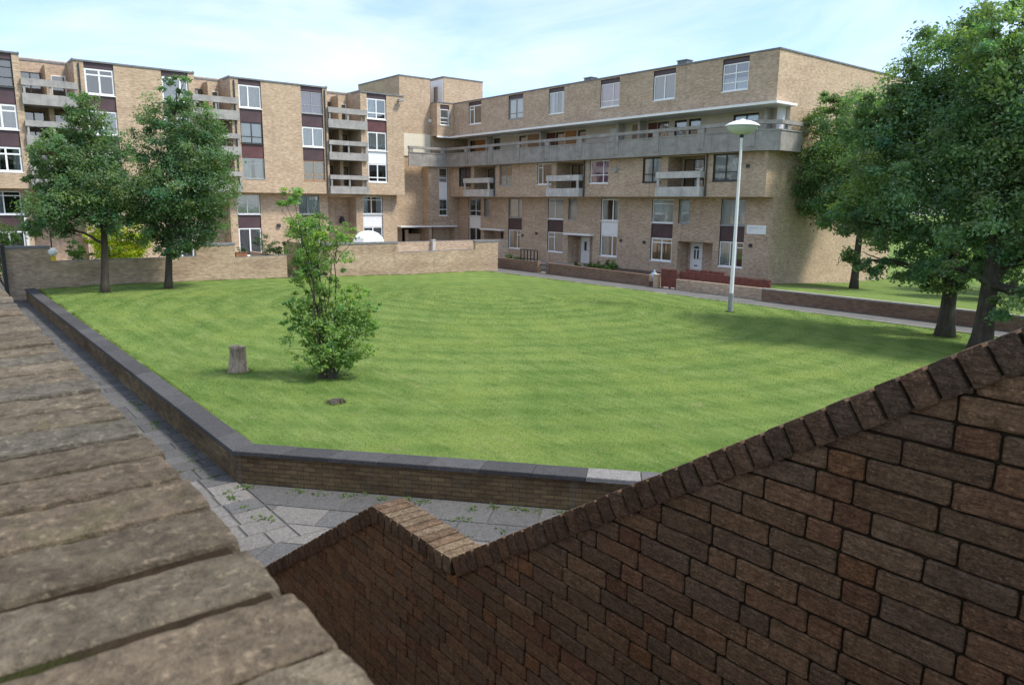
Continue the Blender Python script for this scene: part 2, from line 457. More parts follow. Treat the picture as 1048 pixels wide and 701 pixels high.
# ================================================================== CAMERA
cam = bpy.data.cameras.new('camera'); co = bpy.data.objects.new('camera', cam); COL.objects.link(co)
rx = Vector((0.62418, 0.78121, 0.01062)); up = Vector((-0.15196, 0.10806, 0.98246)); fw = Vector((-0.76636, 0.61485, -0.18616))
mw = Matrix.Identity(4)
for i in range(3): mw[i][0] = rx[i]; mw[i][1] = up[i]; mw[i][2] = -fw[i]
mw = mw.to_3x3().to_quaternion().to_matrix().to_4x4(); mw.translation = (0, 0, 4.8)
co.matrix_world = mw
cam.sensor_fit = 'HORIZONTAL'; cam.sensor_width = 23.6; cam.lens = 753.118 / 1048 * 23.6
cam.clip_start = .02; cam.clip_end = 3000
cam.dof.use_dof = True; cam.dof.focus_distance = 22; cam.dof.aperture_fstop = 11
S.camera = co

# ================================================================== LIGHT
SUN = Vector((.45, .36, .82)).normalized()
el = math.asin(SUN.z); az = math.atan2(SUN.x, SUN.y)
w = bpy.data.worlds.new('World'); S.world = w; w.use_nodes = True
nt = w.node_tree; nt.nodes.clear(); t = NT(nt)
wo = nt.nodes.new('ShaderNodeOutputWorld'); bg = nt.nodes.new('ShaderNodeBackground')
sky = nt.nodes.new('ShaderNodeTexSky'); sky.sky_type = 'NISHITA'; sky.sun_disc = False
sky.sun_elevation = el; sky.sun_rotation = az; sky.air_density = 1.0; sky.dust_density = 1.5; sky.ozone_density = 1.2
gen = t.n('ShaderNodeTexCoord').outputs['Generated']
cl = t.noise(t.mapping(gen, (1.0, 1.0, 3.2)), 2.1, 8, .58, .5)
cl2 = t.noise(t.mapping(gen, (1.0, 1.0, 4.0), (0, 0, 1.0)), .9, 4, .5)
mask = t.ramp(t.math('ADD', t.math('MULTIPLY', cl, .62), t.math('MULTIPLY', cl2, .42)), [(.44, 0.0), (.64, 1.0)])
mask = t.math('ADD', t.math('MULTIPLY', mask, .66), .15)
blue = t.mix(1, sky.outputs[0], (.66, .80, 1.0), 'MULTIPLY')
skyc = t.mix(mask, blue, (4.5, 4.65, 4.8))
nt.links.new(skyc, bg.inputs[0]); bg.inputs[1].default_value = .15
nt.links.new(bg.outputs[0], wo.inputs[0])
sl = bpy.data.lights.new('sun', 'SUN'); sl.energy = 2.45; sl.angle = math.radians(9); sl.color = (1.0, .945, .86)
so = bpy.data.objects.new('sun', sl); COL.objects.link(so)
so.rotation_euler = SUN.to_track_quat('Z', 'Y').to_euler()
so.location = SUN * 80
S.view_settings.view_transform = 'Standard'; S.view_settings.look = 'None'
S.view_settings.exposure = 0.98; S.view_settings.gamma = 1.0
S.cycles.max_bounces = 8; S.cycles.transparent_max_bounces = 8

# ================================================================== GROUND
def mound(X, Y): return .30 * math.exp(-((X + 25) ** 2 + (Y - 19) ** 2) / 60.0)
def lz(Y): return .50 if Y < 9 else max(.08, .50 - (Y - 9) * .021)
mb = MB(); mb.poly([(-600, -600, -1.0), (600, -600, -1.0), (600, 600, -1.0), (-600, 600, -1.0)])
tag(mb.build('ground', 'lawn'), kind='structure')
# garden ground behind the long wall and in front of the blocks
mb = MB(); mb.box(-66, -41.8, -8, 34.2, -.9, -.006); mb.box(-66, -21.5, 34.2, 41.6, -.9, -.006)
tag(mb.build('garden_ground', 'garden_paving'), kind='structure')
mb = MB(); mb.box(-41.0, -21.5, 35.2, 41.4, -.005, .03)
tag(mb.build('front_garden_beds', 'soil'), kind='structure')

def diag_x(Y, off=0.0):      # inner line of the angled wall
    return min(-12.3 + (Y - 4.05) * 1.139 + off, -1.9)
LY0, LY1 = 4.2, 31.0
ny, nx = 70, 110
V = []; Fq = []
for j in range(ny + 1):
    Y = LY0 + (LY1 - LY0) * j / ny
    xm = diag_x(Y)
    for i in range(nx + 1):
        X = -41.7 + (xm + 41.7) * i / nx
        z = lz(Y) + mound(X, Y) + .05 * mnoise.noise((X * .25, Y * .25, 1.7)) * min(1, (LY1 - Y) / 3) * min(1, (Y - LY0) / 2 + .1)
        V.append((X, Y, z))
for j in range(ny):
    for i in range(nx):
        a = j * (nx + 1) + i; Fq.append((a, a + 1, a + nx + 2, a + nx + 1))
lawn = np_mesh('lawn', V, Fq, np.ones((len(Fq), 3)), 'lawn')
lawn.data.polygons.foreach_set('use_smooth', [True] * len(Fq))
tag(lawn, kind='structure')
mb = MB(); mb.box(-41.7, -1.9, 31.0, 31.16, -.3, .11, 0)
tag(mb.build('lawn_kerb', 'stone_pale'), kind='structure')
# path on the far side of the lawn
mb = MB(); mb.box(-70, 12, 31.164, 34.0, -.5, .02)
tag(mb.build('path', 'path_tarmac'), kind='structure')
# second lawn beside the gable
V = []; Fq = []
nx, ny = 40, 40
for j in range(ny + 1):
    for i in range(nx + 1):
        X = -25.9 + 60 * i / nx; Y = 33.55 + 42 * j / ny
        z = .58 - 1.1 * min(1, (Y - 33.5) / 18) ** .8 + .05 * mnoise.noise((X * .3, Y * .3, 4))
        if X < -21.0 and Y < 38: z = min(z, -.02)
        V.append((X, Y, z))
for j in range(ny):
    for i in range(nx):
        a = j * (nx + 1) + i; Fq.append((a, a + 1, a + nx + 2, a + nx + 1))
l2 = np_mesh('side_lawn', V, Fq, np.ones((len(Fq), 3)), 'lawn'); tag(l2, kind='structure')

# grass blades as one countless mass
def blades(n, sampler, name):
    P = sampler(n); n = len(P)
    d = np.hypot(P[:, 0], P[:, 1])
    ang = NR.uniform(0, 2 * np.pi, n); h = NR.uniform(.010, .024, n) * (1 + .02 * d) * np.clip((46 - d) / 12, .15, 1); wd = NR.uniform(.0025, .005, n) * np.maximum(1, d / 10)
    tx, ty = np.cos(ang) * wd, np.sin(ang) * wd
    la = NR.uniform(0, 2 * np.pi, n); ll = NR.uniform(.1, .8, n) * h
    A = P - np.stack([tx, ty, np.zeros(n)], 1); B = P + np.stack([tx, ty, np.zeros(n)], 1)
    C = P + np.stack([np.cos(la) * ll, np.sin(la) * ll, h], 1)
    V = np.stack([A, B, C], 1).reshape(-1, 3)
    F = np.arange(3 * n).reshape(-1, 3)
    g = NR.uniform(.85, 1.15, n)[:, None]; col = np.array([1.0, 1.0, .9]) * g
    dry = NR.random(n) < .05; col[dry] = np.array([1.9, 1.45, 1.6]) * NR.uniform(.7, 1, dry.sum())[:, None]
    o = np_mesh(name, V, F, col, 'lawn_blade', k=3)
    return tag(o, 'short mown green grass covering the raised lawn', 'grass', kind='stuff')
def samp(n):
    d = np.exp(NR.uniform(np.log(10.0), np.log(45), n)); a = NR.uniform(0, np.pi / 2 + .3, n) - .05
    X = -d * np.cos(a); Y = d * np.sin(a)
    X = np.where(NR.random(n) < .5, X, X)
    ok = (Y > 4.25) & (Y < 30.95) & (X > -41.6) & (X < np.minimum(-12.3 + (Y - 4.05) * 1.139, -1.9) - .05)
    X, Y = X[ok], Y[ok]
    Z = np.where(Y < 9, .50, np.maximum(.08, .50 - (Y - 9) * .021)) + .0
    Z = Z + .30 * np.exp(-((X + 25) ** 2 + (Y - 19) ** 2) / 60.0) + np.array([.05 * mnoise.noise((x * .25, y * .25, 1.7)) * min(1, (31 - y) / 3) * min(1, (y - 4.2) / 2 + .1) for x, y in zip(X, Y)]) - .004
    return np.stack([X, Y, Z], 1)
blades(640000, samp, 'grass')

def ragged():
    P = []
    def row(x0, y0, x1, y1, n, w_):
        for k in range(n):
            f = R.random(); x = x0 + (x1 - x0) * f; y = y0 + (y1 - y0) * f
            if mnoise.noise((x * 1.3, y * 1.3, 5)) < -.15: continue
            P.append((x + R.uniform(-w_, w_), y + R.uniform(-w_, w_)))
    row(-41, 4.24, -12.5, 4.28, 7000, .05); row(-12.45, 4.30, -5.0, 10.83, 6000, .05); row(-41.6, 5, -41.6, 30, 4000, .08); row(-41, 30.9, -3, 30.9, 6000, .06)
    for (cx_, cy_, r_) in ((-18.53, 5.98, .3), (-16.63, 7.51, .42), (-14.45, 6.68, .2), (-38.42, 6.49, .28), (-38.53, 9.28, .28), (-11.03, 29.61, .45), (-9.12, 27.54, .48), (LPX_, LPY_, .16)):
        for k in range(420):
            a = R.uniform(0, 6.28); r = r_ * R.uniform(.75, 1.25); P.append((cx_ + r * math.cos(a), cy_ + r * math.sin(a)))
    Vv = []; C = []
    for (x, y) in P:
        d = math.hypot(x, y); z = lz(y) + mound(x, y) + .05 * mnoise.noise((x * .25, y * .25, 1.7)) * min(1, (31 - y) / 3) * min(1, max(0, y - 4.2) / 2 + .1) - .01
        h = R.uniform(.03, .085); a = R.uniform(0, 6.28); wv_ = .004 * max(1, d / 12); b = R.uniform(0, 6.28); l = h * R.uniform(.2, .8)
        Vv += [(x - math.cos(a) * wv_, y - math.sin(a) * wv_, z), (x + math.cos(a) * wv_, y + math.sin(a) * wv_, z), (x + math.cos(b) * l, y + math.sin(b) * l, z + h)]
        g = R.uniform(.8, 1.25); C.append((g * 1.05, g, g * .9))
    F = np.arange(len(Vv)).reshape(-1, 3)
    tag(np_mesh('edge_grass', Vv, F, np.array(C), 'lawn_blade', k=3), 'longer ragged grass along the edges of the lawn and round the trunks', 'grass', kind='stuff')
LPX_, LPY_ = -19.07, 27.61
ragged()

# paving below the lawn wall
def clipx(poly, xm, keep_less):
    out_ = []
    for i in range(len(poly)):
        a, b = poly[i], poly[(i + 1) % len(poly)]
        ia = (a[0] <= xm) == keep_less; ib = (b[0] <= xm) == keep_less
        if ia: out_.append(a)
        if ia != ib:
            k = (xm - a[0]) / (b[0] - a[0]); out_.append((xm, a[1] + (b[1] - a[1]) * k))
    return out_
mb = MB()
def slab(pts, col, dz=0.0):
    """one flag: bevelled top, skirts"""
    if len(pts) < 3: return
    cx_ = sum(p[0] for p in pts) / len(pts); cy_ = sum(p[1] for p in pts) / len(pts)
    tilt = (R.uniform(-.003, .003), R.uniform(-.003, .003))
    def z(p): return dz + tilt[0] * (p[0] - cx_) + tilt[1] * (p[1] - cy_)
    ins = []
    for p in pts:
        L = math.hypot(p[0] - cx_, p[1] - cy_) or 1
        ins.append((p[0] + (cx_ - p[0]) / L * .02, p[1] + (cy_ - p[1]) / L * .02))
    mb.poly([(p[0], p[1], z(p) + .012) for p in ins], 1, col)
    for i in range(len(pts)):
        a, b = pts[i], pts[(i + 1) % len(pts)]; c, d = ins[(i + 1) % len(pts)], ins[i]
        mb.poly([(a[0], a[1], z(a) - .02), (b[0], b[1], z(b) - .02), (c[0], c[1], z(c) + .012), (d[0], d[1], z(d) + .012)], 1, col)
mb.poly([(-60, -14, -.004), (6, -14, -.004), (6, 31.0, -.004), (-1.0, 31.0, -.004), (-1.0, 14.5, -.004), (-12.4, 3.95, -.004), (-41.7, 3.8, -.004), (-60, 3.8, -.004)], 0)
def tone(pale=False):
    if pale: g = R.uniform(.15, .19); return (g, g * .96, g * .91)
    g = R.uniform(.082, .112); return (g * 1.0, g * 1.0, g * 1.0)
# transverse flags along the path between the parapet and the lawn wall
x = -46.0
while x < -10.0:
    wdt = R.choice((.45, .45, .6, .6)) if x < -13 else .45
    y = -1.6 + R.uniform(-.3, .3)
    while y < 3.86:
        ln = R.choice((.75, .9, .9, .6))
        pale = -13.0 < x < -10.0 and 2.2 < y < 3.9 and R.random() < .85
        x1 = x + wdt; y1 = min(y + ln, 3.86)
        if y1 - y > .12:
            P4 = [(x + .006, y + .006), (x1 - .006, y + .006), (x1 - .006, y1 - .006), (x + .006, y1 - .006)]
            if x1 > -12.4 and y1 > 3.75: P4[2] = (x1 - .01, 3.86); P4[3] = (x + .01, 3.86)
            slab(P4, tone(pale))
        y = y1
    x += wdt
xe = x
# big flags laid on the skew in front of the angled wall
u = Vector((1.139, 1.0)).normalized(); vv = Vector((u.y, -u.x)); o2 = Vector((-12.25, 3.9))
r0 = 0
for r_ in range(0, 16):
    wv_ = R.choice((.6, .75, .9)); off = R.uniform(0, .9); k = -7.0 - off
    while k < 22:
        ln = R.choice((.75, .9, 1.2))
        pts = [o2 + u * (k + .006) + vv * (r0 + .006), o2 + u * (k + ln - .006) + vv * (r0 + .006), o2 + u * (k + ln - .006) + vv * (r0 + wv_ - .006), o2 + u * (k + .006) + vv * (r0 + wv_ - .006)]
        pts = [(p.x, p.y) for p in pts]
        tn = tone(R.random() < .06)
        if all(p[1] > -6 for p in pts):
            # keep clear of the row of transverse flags already laid
            a_ = clipx(pts, xe + .01, False); b_ = clipx(pts, xe - .005, True)
            b_ = [(p[1], p[0]) for p in clipx([(p[1], p[0]) for p in b_], 3.875, False)] if len(b_) >= 3 else []
            slab(a_, tn); slab(b_, tn)
        k += ln
    r0 += wv_
tag(mb.build('pavement', ['joint_grit', 'slab_stone']), kind='structure')

# weeds in the joints
def tufts(name, spots, n, hgt, spread, label):
    Vv = []; F = []; C = []
    for (x, y, z) in spots:
        for k in range(n):
            a = R.uniform(0, 6.28); r = R.uniform(0, spread); px, py = x + math.cos(a) * r, y + math.sin(a) * r
            a2 = R.uniform(0, 6.28); l = R.uniform(.4, 1) * hgt; wv_ = l * .28
            b = Vector((px, py, z)); tip = b + Vector((math.cos(a2) * l * .8, math.sin(a2) * l * .8, l * R.uniform(.3, .8))); sd = Vector((-math.sin(a2), math.cos(a2), 0)) * wv_
            i = len(Vv); mid = (b + tip) / 2
            Vv += [tuple(b), tuple(mid + sd), tuple(tip), tuple(mid - sd)]; F.append((i, i + 1, i + 2, i + 3)); g = R.uniform(.7, 1.3); C.append((.085 * g, .14 * g, .03 * g))
    return tag(np_mesh(name, Vv, F, np.array(C), 'leaf'), label, 'weeds', kind='stuff')
sp = []
for k in range(26):
    s_ = R.uniform(0, 6.2); sp.append((-12.22 + .752 * s_ + .05, 3.82 + .66 * s_ - .05, .005))
for k in range(24): sp.append((R.uniform(-19, -10.2), R.choice((R.uniform(1.3, 3.5), 3.6, 3.55)), .005))
for k in range(20): sp.append((R.uniform(-11.2, -7.0), R.uniform(3.4, 6.5), .005))
tufts('weeds', sp, 14, .075, .12, 'small green weeds growing in the joints of the grey paving')

# ================================================================== LAWN WALL (low retaining wall with dark coping)
def mitre(pts, off):
    res = []
    for i, p in enumerate(pts):
        p = Vector(p)
        d0 = (p - Vector(pts[i - 1])).normalized() if i else None
        d1 = (Vector(pts[i + 1]) - p).normalized() if i < len(pts) - 1 else None
        d0 = d0 or d1; d1 = d1 or d0
        n0 = Vector((-d0.y, d0.x)); n1 = Vector((-d1.y, d1.x)); m_ = (n0 + n1).normalized()
        res.append(p + m_ * off / max(.3, m_.dot(n0)))
    return res
WP = [(-41.25, 3.66), (-12.35, 3.82), (-2.0, 12.9), (-2.0, 31.0)]
lw = thing('retaining_wall', (-12.35, 3.82, 0), 'low angled brick retaining wall with dark flat coping slabs around the raised lawn', 'wall')
mb = MB(); fa = mitre(WP, .03); fb = mitre(WP, .36)
for i in range(3):
    a, b, c, d = fa[i], fa[i + 1], fb[i + 1], fb[i]
    for (p, q) in ((a, b), (b, c) if i == 2 else (a, b), (c, d), (d, a) if i == 0 else (c, d)):
        pass
    mb.poly([(a.x, a.y, -.1), (b.x, b.y, -.1), (b.x, b.y, .515), (a.x, a.y, .515)])
    mb.poly([(c.x, c.y, -.1), (d.x, d.y, -.1), (d.x, d.y, .515), (c.x, c.y, .515)])
a, d = fa[0], fb[0]; mb.poly([(d.x, d.y, -.1), (a.x, a.y, -.1), (a.x, a.y, .515), (d.x, d.y, .515)])
mb.build('brickwork', 'brick_yellow', lw, org=lw.location)
mb = MB(); ca = mitre(WP, -.02); cb = mitre(WP, .41)
for i in range(3):
    L = (Vector(WP[i + 1]) - Vector(WP[i])).length; n = int(L / .86)
    for k in range(n):
        f0, f1 = k / n, (k + 1) / n
        a = ca[i].lerp(ca[i + 1], f0); b = ca[i].lerp(ca[i + 1], f1); c = cb[i].lerp(cb[i + 1], f1); d = cb[i].lerp(cb[i + 1], f0)
        g = R.uniform(.055, .085); col = (g * 1.0, g * 1.0, g * 1.04)
        if i == 1 and k in (7,): col = (.21, .205, .20)
        if i == 1 and k in (8,): col = (.12, .12, .125)
        e = .003; dirn = (b - a).normalized() * e
        a, b, c, d = a + dirn, b - dirn, c - dirn, d + dirn
        zt = .59 + R.uniform(-.003, .003); zb = .515
        ctr = (a + b + c + d) / 4
        tp = [p + (ctr - p).normalized() * .014 for p in (a, b, c, d)]
        mb.poly([(p.x, p.y, zt) for p in tp], 0, col)
        q = [a, b, c, d]
        for j in range(4):
            p0, p1 = q[j], q[(j + 1) % 4]; t0, t1 = tp[j], tp[(j + 1) % 4]
            mb.poly([(p0.x, p0.y, zt - .012), (p1.x, p1.y, zt - .012), (t1.x, t1.y, zt), (t0.x, t0.y, zt)], 0, col)
            mb.poly([(p0.x, p0.y, zb), (p1.x, p1.y, zb), (p1.x, p1.y, zt - .012), (p0.x, p0.y, zt - .012)], 0, col)
        mb.poly([(p.x, p.y, zb) for p in q[::-1]], 0, col)
mb.build('coping', 'coping_slab', lw, org=lw.location)

# ================================================================== NEAR BRICK WORK
def rough_brick(mb, ctr, ax, size, rad, seed, seg, amp, col, top_only=False):
    """worn brick: rounded box, grid on every face, pitted. ax = three unit vectors"""
    hx, hy, hz = (s_ / 2 for s_ in size)
    nx_, ny_, nz_ = seg
    C = Vector(ctr); A = [Vector(a) for a in ax]
    def put(p):
        q = Vector((max(-hx + rad, min(hx - rad, p[0])), max(-hy + rad, min(hy - rad, p[1])), max(-hz + rad, min(hz - rad, p[2]))))
        d = Vector(p) - q
        if d.length > 1e-9: d = d.normalized() * rad
        q = q + d
        wv_ = C + A[0] * q.x + A[1] * q.y + A[2] * q.z
        nn = mnoise.noise(wv_ * 45 + Vector((seed, 0, 0))) * .7 + mnoise.noise(wv_ * 120 + Vector((seed, 0, 0))) * .5 + mnoise.noise(wv_ * 13 + Vector((0, seed, 0))) * .5
        nrm = (A[0] * (q.x / hx) ** 5 + A[1] * (q.y / hy) ** 5 + A[2] * (q.z / hz) ** 5)
        if nrm.length > 1e-6: nrm.normalize()
        return wv_ + nrm * nn * amp
    def grid(fn, n1, n2):
        i0 = len(mb.v)
        for i in range(n1 + 1):
            for j in range(n2 + 1): mb.v.append(tuple(put(fn(2 * i / n1 - 1, 2 * j / n2 - 1))))
        for i in range(n1):
            for j in range(n2):
                a = i0 + i * (n2 + 1) + j; mb.f.append([a, a + n2 + 1, a + n2 + 2, a + 1]); mb.m.append(0); mb.c.append(col)
    grid(lambda u_, v_: (u_ * hx, v_ * hy, hz), nx_, ny_)
    grid(lambda u_, v_: (v_ * hx, -hy, u_ * hz), nz_, nx_) if False else grid(lambda u_, v_: (u_ * hx, -hy, v_ * hz), nx_, nz_)
    grid(lambda u_, v_: (-u_ * hx, hy, v_ * hz), nx_, nz_)
    grid(lambda u_, v_: (hx, u_ * hy, v_ * hz), ny_, nz_)
    grid(lambda u_, v_: (-hx, -u_ * hy, v_ * hz), ny_, nz_)

# ---- parapet the camera looks over
PT = 4.57
pw = thing('parapet_wall', (-2, .03, 3.7), 'weathered brick parapet in the foreground, topped by worn bricks on edge with mossy joints', 'wall')
mb = MB(); mb.box(-9, 1.2, -.078, .136, -.3, PT - .012 - .095); mb.build('brickwork', 'brick_red', pw, org=pw.location)
mb = MB(); mb.box(-9, 1.2, -.066, .143, PT - .105, PT - .0035); mb.build('mortar_bed', 'mortar', pw, org=pw.location)
mb = MB(); x = 1.15; k = 0
while x > -8.9:
    wd = R.uniform(.065, .070); jt = R.uniform(.0055, .0085); xc = x - wd / 2
    near = -2.6 < xc < .1
    g = R.uniform(.8, 1.15)
    base = R.choice(((.190, .155, .106), (.208, .170, .116), (.155, .138, .106), (.188, .148, .100), (.222, .184, .128)))
    col = tuple(c * g for c in base)
    dy = R.uniform(-.003, .004); yaw = R.uniform(-.02, .02); ln = R.uniform(.222, .229)
    ax = ((math.cos(yaw), math.sin(yaw), 0), (-math.sin(yaw), math.cos(yaw), 0), (0, 0, 1))
    seg = (14, 46, 12) if near and xc > -1.3 else ((8, 22, 6) if near else (3, 6, 3))
    rough_brick(mb, (xc, .041 + dy, PT - .05 + R.uniform(-.0014, .0014)), ax, (wd, ln, .10), .0040, k * 3.1, seg, .0022, col)
    x -= wd + jt; k += 1
mb.build('coping', 'coping_brick', pw, org=pw.location, smooth=True)

# ---- stair wall with stepped / raking coping
SY = 1.976; ZL = 2.996; XA, XB = -3.79, -2.944; SD, SU = .622, .648
XTOP = .12
def T(X):
    if X < XA: return max(ZL + SD * (X - XA), .95)
    if X < XB: return ZL
    return min(ZL + SU * (X - XB), ZL + SU * (XTOP - XB))
XLOW = XA - (ZL - .95) / SD
CH = .088          # coping depth
sw = thing('stair_wall', (XB, SY, 0), 'dark red-brown brick stair wall with raking brick-on-edge coping that dips to a flat landing', 'wall')
wd_ = .215
# core
kn = [-8.6, XLOW, XA, XB, XTOP, 1.6]
mb = MB()
for a, b in zip(kn, kn[1:]):
    za, zb = T(a) - CH * 1.1, T(b) - CH * 1.1
    mb.poly([(a, SY + .010, 0), (b, SY + .010, 0), (b, SY + .010, zb), (a, SY + .010, za)], 1)
    mb.poly([(b, SY + wd_, 0), (a, SY + wd_, 0), (a, SY + wd_, za), (b, SY + wd_, zb)], 2)
    mb.poly([(a, SY + .010, za), (b, SY + .010, zb), (b, SY + wd_, zb), (a, SY + wd_, za)], 1)
mb.poly([(-8.6, SY + wd_, 0), (-8.6, SY + .010, 0), (-8.6, SY + .010, .86), (-8.6, SY + wd_, .86)], 1)
# every brick on the near face
def clip_half(poly, x0, z0, sl_):   # keep z <= z0 + sl*(x-x0)
    out_ = []
    n = len(poly)
    for i in range(n):
        a, b = poly[i], poly[(i + 1) % n]
        fa_ = a[1] - (z0 + sl_ * (a[0] - x0)); fb_ = b[1] - (z0 + sl_ * (b[0] - x0))
        if fa_ <= 0: out_.append(a)
        if (fa_ <= 0) != (fb_ <= 0):
            k = fa_ / (fa_ - fb_); out_.append((a[0] + (b[0] - a[0]) * k, a[1] + (b[1] - a[1]) * k))
    return out_
def area(p): return abs(sum(p[i][0] * p[(i + 1) % len(p)][1] - p[(i + 1) % len(p)][0] * p[i][1] for i in range(len(p)))) / 2
def emit(poly, col):
    if len(poly) < 3 or area(poly) < 2e-4: return
    cx_ = sum(p[0] for p in poly) / len(poly); cz_ = sum(p[1] for p in poly) / len(poly)
    pr = R.uniform(-.003, .002)
    # rounded, slightly ragged outline
    pts = []
    n = len(poly)
    for i in range(n):
        a, b = Vector(poly[i]), Vector(poly[(i + 1) % n]); L = (b - a).length
        if L < .012: pts.append((a + b) / 2); continue
        cc = min(.005, L * .3); d = (b - a) / L
        m_ = max(2, int(L / .05))
        for k in range(m_ + 1):
            q = a + d * (cc + (L - 2 * cc) * k / m_)
            pts.append(q)
    pts = [p + Vector((mnoise.noise((p.x * 30, p.y * 30, 3)), mnoise.noise((p.x * 30, p.y * 30, 9)))) * .0030 for p in pts]
    ins = []
    for p in pts:
        d = Vector((cx_, cz_)) - p; L = d.length or 1; ins.append(p + d / L * min(.006, L * .4))
    yf = SY + pr
    mb.poly([(p.x, yf, p.y) for p in ins], 0, col)
    for i in range(len(pts)):
        j = (i + 1) % len(pts)
        mb.poly([(pts[i].x, yf + .004, pts[i].y), (pts[j].x, yf + .004, pts[j].y), (ins[j].x, yf, ins[j].y), (ins[i].x, yf, ins[i].y)], 0, col)
        mb.poly([(pts[i].x, yf + .024, pts[i].y), (pts[j].x, yf + .024, pts[j].y), (pts[j].x, yf + .004, pts[j].y), (pts[i].x, yf + .004, pts[i].y)], 0, col)
tones = [(0.255, 0.162, 0.09), (0.235, 0.155, 0.088), (0.264, 0.167, 0.09), (0.224, 0.15, 0.09), (0.269, 0.16, 0.088), (0.207, 0.142, 0.09), (0.246, 0.166, 0.097)]
row = 0; z = .0
while z < 5.0:
    x = -8.6 - R.uniform(0, .2); k = R.randint(0, 3)
    while x < 1.6:
        header = (k % 4 == 3) if row % 2 == 0 else (k % 4 == 1)
        L = .1025 if header else .215
        L += R.uniform(-.004, .004)
        a, b = max(x, -8.6), min(x + L, 1.6)
        if b - a > .02 and z < T(b) + .05 and z + .065 > 0.0:
            zz = z + R.uniform(-.0015, .0015)
            rect = [(a, zz), (b, zz), (b, zz + .0675), (a, zz + .0675)]
            g = R.uniform(.82, 1.18); c = R.choice(tones)
            if header and R.random() < .5: c = (.285, .150, .070) if R.random() < .4 else (.25, .138, .074)
            elif R.random() < .05: c = (.225, .125, .074)
            col = tuple(v_ * g for v_ in c)
            off = CH * 1.16
            if b <= XB + .001:
                p = clip_half(rect, XA, ZL - off, SD) if a < XA else rect
                p = clip_half(p, XA, ZL - off, 0) if p else p
                emit(p, col)
            elif a >= XB - .001:
                p = clip_half(rect, XB, ZL - off * 1.04, SU); p = clip_half(p, 0, T(1) - off, 0) if p else p
                emit(p, col)
            else:
                l = clip_half([(a, zz), (XB, zz), (XB, zz + .0655), (a, zz + .0655)], XA, ZL - off, 0)
                r_ = clip_half([(XB, zz), (b, zz), (b, zz + .0655), (XB, zz + .0655)], XB, ZL - off * 1.04, SU)
                if l and r_ and abs(l[0][1] - r_[0][1]) < .001 and zz + .0655 < ZL - off: emit(rect, col)
                else: emit(l, col); emit(r_, col)
        x += L + .0075; k += 1
    z += .075; row += 1
mb.build('brickwork', ['near_brick', 'mortar', 'brick_red'], sw, org=sw.location)
# coping bricks
mb = MB(); md = MB()
def coping_run(x0, x1, slope):
    L = math.hypot(x1 - x0, slope * (x1 - x0)); n = max(1, round(L / .0755)); p_ = L / n
    d = Vector((1, 0, slope)).normalized(); nrm = Vector((-slope, 0, 1)).normalized()
    st = Vector((x0, 0, T(x0) if abs(slope) > 0 else T((x0 + x1) / 2)))
    for k in range(n):
        c = st + d * (p_ * (k + .5)) - nrm * (.05)
        g = R.uniform(.8, 1.2); base = R.choice(((.175, .114, .070), (.19, .124, .076), (.155, .108, .072), (.205, .128, .076)))
        if abs(slope) < .01: base = R.choice(((.225, .165, .105), (.20, .135, .085), (.245, .185, .12), (.18, .12, .075), (.215, .155, .10)))
        col = tuple(v_ * g for v_ in base)
        jx = R.uniform(-.004, .004)
        nearb = c.x > -2.2
        rough_brick(mb, (c.x, SY + .100 + jx, c.z + R.uniform(-.002, .002)), (d, (0, 1, 0), nrm), (p_ - .0085, .222, .10), .008, 50 + k * 1.7 + x0 * 9, (6, 8, 8) if nearb else (4, 6, 6), .0028, col)
    a = st - nrm * .012; b = st + d * L - nrm * .012; e = nrm * .082
    for (y_, s_) in ((SY + .003, 1), (SY + .203, -1)):
        q = [(a.x, y_, a.z), (b.x, y_, b.z), (b.x - e.x, y_, b.z - e.z), (a.x - e.x, y_, a.z - e.z)]
        md.poly(q[::-1] if s_ > 0 else q)
    md.poly([(a.x, SY + .003, a.z), (b.x, SY + .003, b.z), (b.x, SY + .203, b.z), (a.x, SY + .203, a.z)])
coping_run(-8.6, XLOW, 0); coping_run(XLOW, XA, SD); coping_run(XA, XB, 0); coping_run(XB, XTOP, SU); coping_run(XTOP, 1.6, 0)
mb.build('coping', 'near_brick', sw, org=sw.location, smooth=True)
md.build('mortar_bed', 'mortar', sw, org=sw.location)
# steps between parapet and stair wall, and the deck the photographer stands on
st = thing('staircase', (-3, 1, 0), 'concrete steps running down between the parapet and the brick stair wall', 'stairs')
mb = MB(); zs = 3.62; x = .3
mb.box(x, 1.6, .138, SY - .004, 3.3, zs)
while zs > .2:
    if XA < x <= XB + .02:
        mb.box(XA, x, .138, SY - .004, zs - .3, zs - .172); zs -= .172; x = XA; continue
    zs -= .172; mb.box(x - .27, x, .138, SY - .004, max(0.0, zs - .3), zs); x -= .27
mb.build('steps', 'concrete', st, org=st.location)
mb = MB(); mb.box(-9, 3, -3.2, -.08, 3.3, 3.55); tag(mb.build('walkway', 'concrete'), kind='structure')

